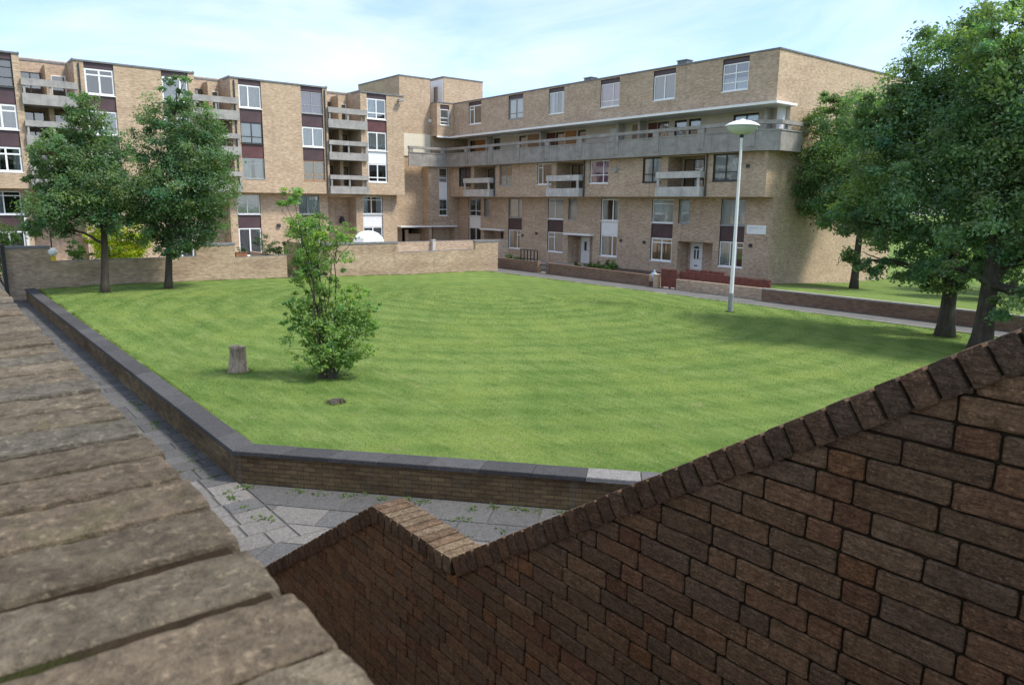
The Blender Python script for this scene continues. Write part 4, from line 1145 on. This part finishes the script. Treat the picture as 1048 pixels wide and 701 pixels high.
def wall_y(Y, x0, x1, z, label, mat='brick_red', th=.22, piers=(), cop=None, base=-.3, z2=None):
    r_ = thing('front_garden_wall', ((x0 + x1) / 2, Y, 0), label, 'wall', 'low front garden walls')
    mb = MB()
    z2 = z if z2 is None else z2
    n = 1
    mb.poly([(x0, Y, base), (x1, Y, base), (x1, Y, z2), (x0, Y, z)]); mb.poly([(x1, Y + th, base), (x0, Y + th, base), (x0, Y + th, z), (x1, Y + th, z2)])
    mb.poly([(x0, Y, z), (x1, Y, z2), (x1, Y + th, z2), (x0, Y + th, z)]); mb.poly([(x0, Y + th, base), (x0, Y, base), (x0, Y, z), (x0, Y + th, z)]); mb.poly([(x1, Y, base), (x1, Y + th, base), (x1, Y + th, z2), (x1, Y, z2)])
    for (px, pz) in piers: mb.box(px - .17, px + .17, Y - .06, Y + th + .06, base, pz)
    mb.build('brickwork', mat, r_, org=r_.location)
    if cop:
        c = MB(); c.poly([(x0, Y - .03, z + .003), (x1, Y - .03, z2 + .003), (x1, Y - .03, z2 + .07), (x0, Y - .03, z + .07)]); c.poly([(x0, Y - .03, z + .07), (x1, Y - .03, z2 + .07), (x1, Y + th + .03, z2 + .07), (x0, Y + th + .03, z + .07)])
        c.poly([(x1, Y + th + .03, z2 + .003), (x0, Y + th + .03, z + .003), (x0, Y + th + .03, z + .07), (x1, Y + th + .03, z2 + .07)])
        c.build('coping', cop, r_, org=r_.location)
    return r_
wall_y(33.6, -45.5, -39.3, .78, 'low red-brown brick front wall below the black railing', piers=((-39.2, .82),))
wall_y(33.6, -38.1, -28.95, .78, 'longest low red-brown brick front wall, in front of the green shrub', z2=.68, piers=((-38.0, .8),))
wall_y(33.62, -26.95, -21.3, .62, 'low pale brick front wall below the red timber fence', mat='brick_shade', z2=.62)
wall_y(33.3, -21.2, 9.0, .60, 'long low dark red-brown brick wall edging the side lawn under the trees', cop='concrete', z2=.66)
o = thing('gate_post', (-28.35, 33.6, 0), 'single short tan brick pier left of the red timber gate', 'pillar')
mb = MB(); mb.box(-28.55, -28.2, 33.5, 33.85, -.2, .72); mb.box(-28.58, -28.17, 33.47, 33.88, .722, .78); mb.build('shaft', 'brick_facade', o, org=o.location)

def timber_fence(name, label, cat, p0, p1, z0, z1, board=.12, zz=0.0):
    p0, p1 = Vector(p0), Vector(p1); L = (p1 - p0).length; d = (p1 - p0) / L; nrm = Vector((-d.y, d.x))
    r_ = thing(name, (p0.x, p0.y, 0), label, cat)
    mb = MB(); n = int(L / (board + .008)); stp = L / n
    def bx_(a, b, off0, off1, za, zb, c=(1, 1, 1), m_=mb):
        q = [p0 + d * a + nrm * off0, p0 + d * b + nrm * off0, p0 + d * b + nrm * off1, p0 + d * a + nrm * off1]
        i = len(m_.v); m_.v += [(v_.x, v_.y, za) for v_ in q] + [(v_.x, v_.y, zb) for v_ in q]
        for f_ in ((0, 3, 2, 1), (4, 5, 6, 7), (0, 1, 5, 4), (1, 2, 6, 5), (2, 3, 7, 6), (3, 0, 4, 7)): m_.f.append([i + k for k in f_]); m_.m.append(0); m_.c.append(c)
    for k in range(n): bx_(k * stp + .004, (k + 1) * stp - .004, -.012 + R.uniform(-.004, .004), .008, z0, z1 + R.uniform(-.015, .015))
    mb.build('boards', 'timber_red', r_, org=r_.location)
    m2 = MB(); bx_(0, L, .012, .06, z0 + .1, z0 + .18, m_=m2); bx_(0, L, .012, .06, z1 - .2, z1 - .12, m_=m2); bx_(-.02, L + .02, -.02, .05, z1 + .02, z1 + .05, m_=m2)
    m2.build('rails', 'timber_red', r_, org=r_.location)
    m2 = MB()
    for a in (0, L / 2, L - .1): bx_(a, a + .1, .062, .15, -.2, z1, m_=m2)
    m2.build('posts', 'timber_red', r_, org=r_.location)
    return r_
timber_fence('timber_gate', 'tall red-brown timber gate beside the short brick pier', 'gate', (-28.1, 33.66), (-27.0, 33.66), .1, 1.1)
timber_fence('timber_fence', 'red-brown boarded fence rising behind the low pale front wall', 'fence', (-26.95, 33.95), (-21.25, 34.05), .5, 1.0)
timber_fence('timber_fence', 'dark red timber fence panel in front of the white panelled door', 'fence', (-28.3, 36.2), (-25.6, 36.2), .1, .95)
# black railing left
o = thing('railing', (-40.6, 34.0, 0), 'black metal railing standing below the left ground-floor window', 'railing')
mb = MB(); mb.box(-41.6, -39.65, 34.0, 34.05, 1.48, 1.54); mb.box(-41.6, -39.65, 34.0, 34.05, .85, .9)
mb.build('rails', 'black_metal', o, org=o.location)
mb = MB()
for k in range(6): x = -41.55 + k * .37; mb.box(x - .045, x + .045, 34.06, 34.1, .0, 1.5)
mb.build('uprights', 'black_metal', o, org=o.location)
o = thing('low_gate', (-38.65, 33.7, 0), 'low dark metal gate between the two red-brown front walls', 'gate')
mb = MB(); mb.box(-39.0, -38.25, 33.7, 33.74, .58, .63); mb.box(-39.0, -38.25, 33.7, 33.74, .12, .17)
for k in range(7): x = -38.98 + k * .118; mb.box(x, x + .025, 33.71, 33.735, .13, .62)
mb.build('frame', 'black_metal', o, org=o.location)
# rubbish heap pieces by the gate
def bag(name, c, r_, mat, label, cat):
    mb = MB(); prof = [(.05, 0), (.8, .04), (1.0, .35), (.85, .75), (.35, .98), (.12, 1.08), (.2, 1.2)]
    mb.lathe([(p[0] * r_[0], c[2] + p[1] * r_[1]) for p in prof], c[0], c[1], 14, 0, .25, c[0])
    return tag(mb.build(name, mat, None, org=c, smooth=True), label, cat, 'dumped bags by the gate')
bag('rubbish_bag', (-29.1, 34.2, 0), (.42, .8), 'blue_grey_plastic', 'bulky blue-grey bag dumped at the end of the long front wall', 'bag')
bag('rubbish_bag', (-28.6, 34.15, 0), (.3, .62), 'blue_grey_plastic', 'smaller blue-grey bag leaning by the short brick pier', 'bag')
o = thing('red_crate', (-28.85, 33.75, 0), 'low red crate on the ground in front of the blue-grey bags', 'crate')
mb = MB(); x0, x1, y0, y1 = -29.1, -28.6, 33.62, 33.9
mb.box(x0, x1, y0, y0 + .02, .03, .32); mb.box(x0, x1, y1 - .02, y1, .03, .32); mb.box(x0, x0 + .02, y0 + .02, y1 - .02, .03, .32); mb.box(x1 - .02, x1, y0 + .02, y1 - .02, .03, .32); mb.box(x0 + .02, x1 - .02, y0 + .02, y1 - .02, .03, .05)
mb.build('shell', 'red_panel', o, org=o.location)
# dark post at the left end of the garden wall and the little post lamp on it
o = thing('fence_post', (-41.5, 3.05, 0), 'dark upright post at the far left end of the garden wall', 'post')
mb = MB(); mb.box(-41.66, -41.46, 2.9, 3.06, -.1, 2.6); mb.box(-41.68, -41.44, 2.88, 3.08, 2.6, 2.64); mb.build('shaft', 'black_metal', o, org=o.location)
o = thing('post_lamp', (-41.9, 4.98, 1.8), 'white globe lamp with a thin black pole and yellow box on the garden wall', 'lamp')
mb = MB(); mb.tube([(-41.82, 4.98, 1.8), (-41.82, 4.98, 3.3)], [.03, .03], 8); mb.build('pole', 'black_metal', o, org=o.location)
mb = MB(); mb.lathe([(.02, 2.05), (.16, 2.09), (.22, 2.2), (.2, 2.33), (.1, 2.42), (.02, 2.44)], -41.8, 4.98, 16); mb.build('globe', 'white_paint', o, org=o.location, smooth=True)
mb = MB(); mb.box(-41.9, -41.7, 4.88, 5.1, 1.802, 2.04); mb.build('box', 'yellow_plastic', o, org=o.location)
o = thing('garden_post', (-43.4, 4.2, 0), 'plain white upright post behind the left end of the garden wall', 'post')
mb = MB(); mb.box(-43.46, -43.34, 4.14, 4.26, -.1, 4.0); mb.box(-43.48, -43.32, 4.12, 4.28, 4.0, 4.04); mb.build('shaft', 'white_paint', o, org=o.location)
# parasol dome behind the wall
o = thing('parasol', (-50, 26.2, 0), 'white domed garden parasol showing above the right garden wall', 'parasol')
PX, PYc, PZ = -50.0, 26.25, 2.66
mb = MB(); prof = [(1.22, PZ - .82), (1.1, PZ - .5), (.8, PZ - .2), (.4, PZ - .04), (.03, PZ)]
mb.lathe(prof, PX, PYc, 8); mb.build('canopy', 'parasol_white', o, org=o.location)
mb = MB(); mb.tube([(PX, PYc, 0), (PX, PYc, PZ + .06)], [.025, .02], 8); mb.build('pole', 'lamp_grey', o, org=o.location)
# planter on the garden wall
o = thing('planter', (-41.83, 14.0, 1.68), 'small brown planter with a few upright plants on the low garden wall', 'planter')
mb = MB(); mb.box(-41.94, -41.74, 13.72, 14.35, 1.685, 1.9); mb.box(-41.96, -41.72, 13.70, 14.37, 1.9, 1.94); mb.build('trough', 'terracotta', o, org=o.location)

# ================================================================== STREET LAMP
LPX, LPY = -19.07, 27.61
o = thing('street_lamp', (LPX, LPY, .1), 'tall white street lamp with a shallow dish head at the far lawn edge', 'street lamp')
mb = MB(); mb.lathe([(.115, -.2), (.115, .95), (.10, 1.02), (.075, 1.04)], LPX, LPY, 16); mb.build('base', 'lamp_grey', o, org=o.location, smooth=False)
mb = MB(); mb.box(LPX - .05, LPX + .05, LPY - .125, LPY - .10, .35, .8); mb.build('access_door', 'lamp_grey', o, org=o.location)
mb = MB(); mb.lathe([(.088, 1.03), (.086, 1.4), (.05, 7.45), (.06, 7.46), (.06, 7.62)], LPX, LPY, 16); mb.build('pole', 'lamp_white', o, org=o.location, smooth=False)
mb = MB(); mb.lathe([(.05, 7.60), (.09, 7.60), (.075, 7.78)], LPX, LPY, 16); mb.build('neck', 'black_metal', o, org=o.location)
mb = MB(); mb.lathe([(.12, 7.72), (.32, 7.76), (.52, 7.88), (.62, 8.0), (.66, 8.07)], LPX, LPY, 32); mb.build('bowl', 'frosted_bowl', o, org=o.location, smooth=True)
mb = MB(); mb.lathe([(.70, 8.06), (.72, 8.09), (.70, 8.11), (.55, 8.20), (.34, 8.28), (.10, 8.33), (.06, 8.36), (.01, 8.37)], LPX, LPY, 32); mb.build('cap', 'lamp_white', o, org=o.location, smooth=True)

# ================================================================== TREES AND SHRUBS
def leaf_cloud(blobs, n, size, col, seed, shell=.55, clump=None, droop=.25, var=.22, aspect=.55):
    """blobs: (x,y,z,rx,ry,rz) world; n leaves; returns verts, quads, colours. Leaves gather in sprays so gaps stay open"""
    rng = np.random.default_rng(seed)
    Bm = np.array(blobs, float)
    vol = (Bm[:, 3] * Bm[:, 4] * Bm[:, 5]) ** .75
    nc = clump or max(30, n // 60)
    bi = rng.choice(len(Bm), nc, p=vol / vol.sum())
    d = rng.normal(size=(nc, 3)); d /= np.linalg.norm(d, axis=1)[:, None]
    r = rng.uniform(shell ** 3, 1.12, nc) ** (1 / 3)
    cc = Bm[bi, :3] + d * Bm[bi, 3:] * r[:, None]
    outw = d.copy(); outw[:, 2] -= droop * 0
    csz = rng.uniform(.5, 1.3, nc) * (Bm[bi, 3:].mean(1)) * .25
    k = rng.integers(0, nc, n)
    # spray: flattened, tilted outward/down
    off = rng.normal(size=(n, 3)) * csz[k][:, None] * np.array([.62, .62, .40])
    rad = np.linalg.norm(off[:, :2], axis=1)
    off[:, 2] -= droop * rad ** 1.3
    P = cc[k] + off
    nrm = rng.normal(size=(n, 3)) * .75 + np.array([0, 0, .75]) + outw[k] * .55
    nrm /= np.linalg.norm(nrm, axis=1)[:, None]
    a = np.cross(nrm, rng.normal(size=(n, 3))); a /= np.linalg.norm(a, axis=1)[:, None]
    b = np.cross(nrm, a)
    L = (rng.uniform(.6, 1.3, n) * size)[:, None]
    bend = nrm * L * .18
    V = np.stack([P - a * L * .5, P + b * L * aspect * .5 - bend * .0, P + a * L * .5 - bend, P - b * L * aspect * .5], 1).reshape(-1, 3)
    F = np.arange(4 * n).reshape(-1, 4)
    tint = (1 + rng.normal(size=nc) * var)[k] * (1 + rng.normal(size=n) * .14)
    tint = np.clip(tint, .5, 1.7)[:, None]
    hue = (rng.normal(size=nc) * .10)[k][:, None]
    C = np.array(col)[None, :] * tint * np.concatenate([1 + hue, np.ones((n, 1)), 1 - hue], 1)
    return V, F, np.clip(C, .004, 1), cc

def to_world(base, right, tab, depth_r=None, jit=.0, seed=0, scale=1.0):
    """(right, height, half-width, half-height) clusters measured about the trunk become ellipsoids spread in depth"""
    rr = random.Random(seed); rv = Vector((right[0], right[1])); dv = Vector((-right[1], right[0]))
    out_ = []
    for (a, z, rx_, rz_) in tab:
        dep = rr.uniform(-jit, jit)
        dep_r = depth_r or max(rx_, rz_) * .95
        p = Vector(base[:2]) + rv * a + dv * dep
        rad = (rx_ + dep_r) / 2
        out_.append((p.x, p.y, z, rad * scale, rad * scale, rz_ * scale))
    return out_

def limb(mb, p0, p1, r0, r1, rr, n=6, wob=.08, sides=8):
    p0, p1 = Vector(p0), Vector(p1); L = (p1 - p0).length
    pts = []; rad = []
    for i in range(n + 1):
        f = i / n
        q = p0.lerp(p1, f) + Vector((rr.uniform(-1, 1), rr.uniform(-1, 1), rr.uniform(-.4, .4))) * wob * L * math.sin(math.pi * f) * .6
        q.z += L * .06 * math.sin(math.pi * f)
        pts.append(q); rad.append(r0 + (r1 - r0) * f)
    mb.tube(pts, rad, sides)

def tree(name, base, right, tab, trunk_top, tr, n, leaf, col, label, cat='tree', group=None, jit=.8, seed=1, lean=(0, 0), clump=None, shell=.5, extra=(), trunk_name='trunk', droop=.25, spread=1.0):
    rr = random.Random(seed)
    o = thing(name, base, label, cat, group)
    blobs = to_world(base, right, tab, None, jit, seed, spread) + list(extra)
    mb = MB()
    b = Vector(base); top = Vector((base[0] + lean[0], base[1] + lean[1], trunk_top))
    pts = []; rad = []
    for i in range(9):
        f = i / 8
        q = (b + Vector((0, 0, -.15))).lerp(top, f) + Vector((math.sin(f * 5 + seed), math.cos(f * 4 + seed * 2), 0)) * tr * .25 * f
        pts.append(q); rad.append(tr * (1.0 + .55 * math.exp(-f * 9)) * (1 - .35 * f))
    mb.tube(pts, rad, 14)
    # leading limbs to each cluster
    for (x, y, z, a, bb, c) in blobs:
        s_ = pts[-1] if z > trunk_top else pts[max(4, int(8 * (z - base[2]) / max(.1, trunk_top - base[2])) - 1)]
        tgt = Vector((x, y, z))
        limb(mb, s_, tgt, tr * .42, .018, rr, 7)
        for k in range(5):
            e = tgt + Vector((rr.uniform(-a, a), rr.uniform(-bb, bb), rr.uniform(-.6 * c, .8 * c))) * .72
            limb(mb, s_.lerp(tgt, rr.uniform(.45, .9)), e, tr * .13, .008, rr, 5, .1, 5)
    mb.build(trunk_name, 'bark', o, org=o.location, smooth=True)
    V, F, C, cc = leaf_cloud(blobs, n, leaf, col, seed, shell, clump, droop)
    np_mesh('crown', V, F, C, 'leaf', o, org=base)
    return o

TG = 'trees round the lawn'
T1 = [(-.19, 8.42, .6, .95), (-1.5, 7.3, .55, .5), (-.89, 6.84, 1.25, .9), (.55, 6.77, .95, 1.1), (-1.7, 5.76, 1.0, .7), (-.06, 5.6, 1.5, .9), (-1.2, 4.5, 1.6, .6), (.35, 4.4, 1.15, .8), (-1.85, 3.6, 1.0, .4), (.3, 3.7, .9, .4), (1.4, 5.2, .7, .7)]
tree('deciduous_tree', (-38.42, 6.49, .45), (.167, .986), T1, 5.2, .17, 50000, .125, (.132, .208, .100), 'slim dark green tree left of its neighbour, with ragged gaps and a leaning trunk', group=TG, seed=3, lean=(.1, .35), clump=560, shell=.2, droop=.5, spread=1.15)
T2 = [(.99, 9.75, .62, .75), (.57, 8.7, 1.25, 1.05), (1.5, 8.25, 1.2, 1.3), (-.05, 7.15, 1.2, 1.3), (1.85, 6.86, 1.4, 1.5), (.9, 5.45, 2.0, 1.4), (-.3, 4.75, 1.15, 1.65), (2.15, 5.48, 1.3, 1.35), (.88, 3.83, 1.8, 1.25), (-.6, 3.69, .85, 1.0), (.28, 2.6, .85, .55), (2.0, 3.7, .8, .8), (1.2, 2.9, .8, .5)]
tree('deciduous_tree', (-38.53, 9.28, .42), (.234, .972), T2, 6.2, .16, 64000, .125, (.132, .208, .106), 'dense oval dark green tree in front of the garden wall, right of the ragged one', group=TG, seed=8, lean=(.12, .5), clump=640, shell=.4, spread=1.05)
T3 = [(-2.29, 11.1, .8, .9), (-2.35, 8.9, 1.9, 1.8), (-1.3, 6.4, 2.6, 2.0), (-3.1, 6.96, 1.2, 1.6), (-.03, 4.5, 2.2, 1.2), (-1.81, 4.3, 1.5, .9), (.38, 8.35, 2.2, 3.0), (1.57, 4.6, 2.0, 1.6), (-3.3, 5.3, .9, .9), (2.2, 7.0, 2.0, 2.2), (-.6, 10.2, 1.2, 1.2)]
tree('deciduous_tree', (-22.33, 45.13, -.35), (.896, .443), T3, 6.5, .22, 84000, .17, (.165, .248, .115), 'lighter green tree against the sunlit gable of the right block', group=TG, seed=5, jit=1.2, clump=420, shell=.3, spread=1.1)
T4 = [(-1.09, 9.9, 1.5, 1.25), (-2.6, 8.6, 1.3, 1.2), (-1.16, 7.67, 2.0, 1.7), (-2.3, 6.0, 1.6, 1.6), (-.29, 5.24, 1.9, 1.6), (-.55, 3.5, 1.6, .9), (-2.3, 4.0, 1.1, .9), (.13, 8.28, 1.6, 1.9), (-1.3, 2.5, 1.1, .5), (.6, 2.4, 1.1, .5), (-2.9, 2.8, .9, .5), (-.3, 2.2, 1.0, .4), (-3.6, 4.4, .8, .8), (-3.2, 7.2, .9, .9), (.3, 10.4, 1.1, 1.0)]
tree('deciduous_tree', (-11.03, 29.61, .1), (.937, .349), T4, 4.6, .27, 88000, .14, (.160, .242, .125), 'big dark green tree with a thick trunk at the right edge of the lawn', group=TG, seed=12, jit=1.5, lean=(-.15, .1), clump=560, shell=.3, spread=1.12)
T5 = [(-.61, 9.7, 1.2, 1.3), (.66, 8.64, 1.5, 2.0), (-.48, 7.37, 1.5, 1.66), (.74, 5.82, 1.7, 1.9), (-.27, 4.4, 1.4, 1.2), (1.06, 3.4, 1.4, .9), (-.35, 2.8, .8, .5), (1.8, 7.28, 1.5, 2.3), (2.6, 5.0, 1.5, 1.8), (3.0, 8.2, 1.4, 1.8), (.9, 2.0, 1.0, .5), (2.0, 1.9, 1.2, .6), (1.4, 1.6, .7, .4), (-1.1, 2.9, .7, .4), (1.5, 10.6, 1.3, 1.0)]
tree('deciduous_tree', (-9.12, 27.54, .12), (.949, .314), T5, 4.6, .30, 92000, .14, (.162, .244, .125), 'nearest big dark green tree at the right, its straight trunk closest to the stair wall', group=TG, seed=21, jit=1.4, lean=(.08, .08), clump=580, shell=.3, spread=1.12)

# multi-stemmed sapling round an old stump
BT = [(-.62, 4.85, .3, .24), (-.38, 4.2, .42, .28), (.35, 4.05, .4, .24), (-.45, 3.6, .38, .28), (.22, 3.45, .38, .28), (-.34, 3.0, .38, .26), (.79, 2.55, .36, .22), (.41, 2.13, .58, .4), (-.34, 1.91, .44, .3), (1.11, 2.16, .24, .26), (.34, 1.52, .62, .4), (-.54, 1.43, .4, .3), (.73, 1.2, .4, .22), (-.38, .98, .36, .22), (.25, .95, .4, .2), (-.79, 1.92, .23, .19), (-.1, 2.45, .34, .28), (.05, 2.85, .3, .25), (-.05, 1.7, .5, .4), (0, 1.2, .5, .3), (-.7, 2.4, .3, .25), (.85, 1.75, .4, .3), (-.15, 3.9, .3, .3)]
bb_ = (-16.63, 7.51, .47)
o = thing('sapling', bb_, 'light green many-stemmed young tree growing from a stump on the lawn', 'young tree')
blobs = to_world(bb_, (.412, .911), BT, None, .3, 4, 1.12)
mb = MB(); rr = random.Random(5)
for (x, y, z, a, b, c) in blobs:
    s_ = Vector(bb_) + Vector((rr.uniform(-.16, .16), rr.uniform(-.16, .16), -.05))
    limb(mb, s_, (x, y, z + c * .3), .016 + .003 * z, .005, rr, 8, .045, 6)
    for k in range(3): limb(mb, Vector((x, y, z)).lerp(s_, .2), (x + rr.uniform(-a, a), y + rr.uniform(-b, b), z + rr.uniform(-c, c)), .009, .004, rr, 4, .08, 4)
mb.build('stems', 'bark', o, org=o.location, smooth=True)
mb = MB(); mb.lathe([(.24, .42), (.21, .55), (.18, .8), (.17, .98), (.12, 1.0)], bb_[0], bb_[1], 14, 0, .5, 2.2); mb.build('stump', 'bark', o, org=o.location, smooth=True)
V, F, C, cc = leaf_cloud(blobs, 16500, .085, (.205, .31, .095), 31, .1, 520, .35, .18, .5)
np_mesh('foliage', V, F, C, 'leaf', o, org=bb_)

# the cut stump and the small stub on the grass
o = thing('tree_stump', (-18.53, 5.98, .48), 'tall cut tree stump with stripped grey-brown wood standing on the lawn', 'tree stump')
mb = MB(); mb.lathe([(.30, .36), (.245, .5), (.205, .62), (.175, .85), (.17, 1.02), (.175, 1.17)], -18.53, 5.98, 22, 0, .45, 6.3)
mb.build('trunk', 'stump_wood', o, org=o.location, smooth=False)
mb = MB(); mb.lathe([(.12, 1.13), (.10, 1.19), (.06, 1.22)], -18.47, 5.93, 10, 0, .8, 1.0); mb.build('torn_top', 'stump_wood', o, org=o.location)
mb = MB(); mb.lathe([(.16, .46), (.15, .52), (.11, .57), (.05, .59)], -14.45, 6.68, 14, 0, .8, 3.0)
mb.lathe([(.08, .46), (.07, .56), (.03, .6)], -14.36, 6.8, 10, 0, .8, 5.0)
tag(mb.build('stump_stub', 'bark', None, org=(-14.45, 6.68, .48)), 'tiny dark stub of a felled stem lying level with the grass', 'tree stump')

def shrub(name, base, right, tab, n, leaf, col, label, seed, cat='shrub', jit=.4, shell=.25, group='shrubs in the gardens'):
    rr = random.Random(seed)
    o = thing(name, base, label, cat, group)
    blobs = to_world(base, right, tab, None, jit, seed)
    mb = MB()
    for (x, y, z, a, b, c) in blobs:
        for k in range(4): limb(mb, Vector(base) + Vector((rr.uniform(-.2, .2), rr.uniform(-.2, .2), -.05)), (x + rr.uniform(-a, a) * .7, y + rr.uniform(-b, b) * .7, z + rr.uniform(-c, c) * .7), .03, .006, rr, 5, .08, 5)
    mb.build('stems', 'bark', o, org=o.location)
    V, F, C, cc = leaf_cloud(blobs, n, leaf, col, seed, shell, None, .2, .2, .55)
    np_mesh('foliage', V, F, C, 'leaf', o, org=base)
    return o
shrub('shrub', (-44, 8.2, 0), (.183, .983), [(-.37, 2.94, .85, .85), (.76, 2.67, .8, .95), (.01, 2.0, 1.25, .6), (-1.05, 2.94, .45, .55), (0, 1.0, 1.2, .8)], 15000, .13, (.38, .42, .035), 'yellow-leaved shrub behind the garden wall between the two slim trunks', 41)
shrub('shrub', (-43.6, 6.3, 0), (.143, .99), [(.13, 2.18, .7, .5), (-.15, 2.4, .35, .45), (0, 1.2, .7, .9)], 3600, .09, (.07, .16, .03), 'small bright green shrub above the garden wall left of the yellow one', 42)
shrub('shrub', (-45, 3.4, 0), (.075, .997), [(-.06, 3.0, .6, .8), (-.52, 3.6, .5, .6), (.2, 2.5, .45, .6), (-.2, 1.4, .7, 1.0), (-1.3, 3.1, .8, .9)], 5200, .10, (.07, .14, .032), 'green shrub at the far left edge above the end of the garden wall', 43)
shrub('hedge', (-42.2, 17.75, .1), (.389, .921), [(.06, 3.0, .9, 1.0), (1.44, 2.3, .95, .75), (.56, 1.6, 1.1, 1.1), (-.5, .9, .65, .8), (.4, .9, .8, .7), (1.1, 3.3, .6, .8)], 9500, .10, (.095, .19, .04), 'bright green bushy hedge filling the gap in the garden wall behind the sapling', 44, 'hedge')
shrub('shrub', (-43.4, 16.2, 0), (.37, .93), [(-.2, 2.3, .75, .6), (.4, 2.1, .6, .5), (0, 1.2, .7, .8)], 3600, .09, (.055, .12, .045), 'dull green shrub behind the wall to the left of the hedge', 45)
shrub('shrub', (-38.8, 36.4, 0), (.8, .6), [(0, .75, .55, .5), (.5, .5, .4, .35)], 1800, .1, (.06, .12, .03), 'low green shrub left of the middle porch', 48, jit=.2) if False else None
shrub('shrub', (-34.3, 35.3, 0), (.72, .69), [(0, .85, .65, .6), (.35, .6, .6, .45), (-.35, .55, .5, .4)], 3200, .10, (.06, .125, .032), 'round green shrub behind the long low front wall', 46, jit=.2)
shrub('shrub', (-37.2, 35.6, 0), (.72, .69), [(0, .55, .5, .3), (.8, .5, .5, .28), (1.6, .45, .4, .25)], 2200, .09, (.05, .10, .03), 'straggly low planting between the round shrub and the low metal gate', 47, jit=.2)
shrub('shrub', (-43.5, 34.6, 0), (.72, .69), [(0, .7, .5, .3), (.7, .6, .5, .3)], 1500, .09, (.055, .115, .03), 'small green plants behind the front wall under the far porch', 49, jit=.2)
V, F, C, cc = leaf_cloud([(-41.83, 13.9, 2.08, .1, .12, .22), (-41.83, 14.2, 2.0, .1, .12, .16), (-41.83, 14.1, 2.2, .08, .1, .2)], 320, .07, (.07, .13, .04), 61, .1)
np_mesh('plants', V, F, C, 'leaf', bpy.data.objects['planter'], org=bpy.data.objects['planter'].location)
# far planting on the right beyond the side lawn
for i, (x, y, h_, cl_, lb_) in enumerate(((-13.2, 47, 7.5, (.05, .10, .035), 'mid green tree on the side lawn, straight behind the two big trunks'), (-16.5, 54, 8.0, (.045, .09, .035), 'dark green tree farthest back on the side lawn past the gable'), (-6, 43, 7.5, (.055, .11, .035), 'leafy tree on the side lawn at its far right edge'))):
    tree('deciduous_tree', (x, y, -.5), (.94, .34), [(0, h_ * .8, 2.0, 1.6), (-1.6, h_ * .6, 1.8, 1.5), (1.6, h_ * .58, 1.8, 1.5), (0, h_ * .42, 2.3, 1.4), (-2.0, h_ * .3, 1.5, 1.2), (1.9, h_ * .28, 1.5, 1.2)], h_ * .5, .2, 26000, .2, tuple(c * 1.6 for c in cl_), lb_, seed=70 + i, jit=1.2, group='trees beyond the side lawn', clump=160)
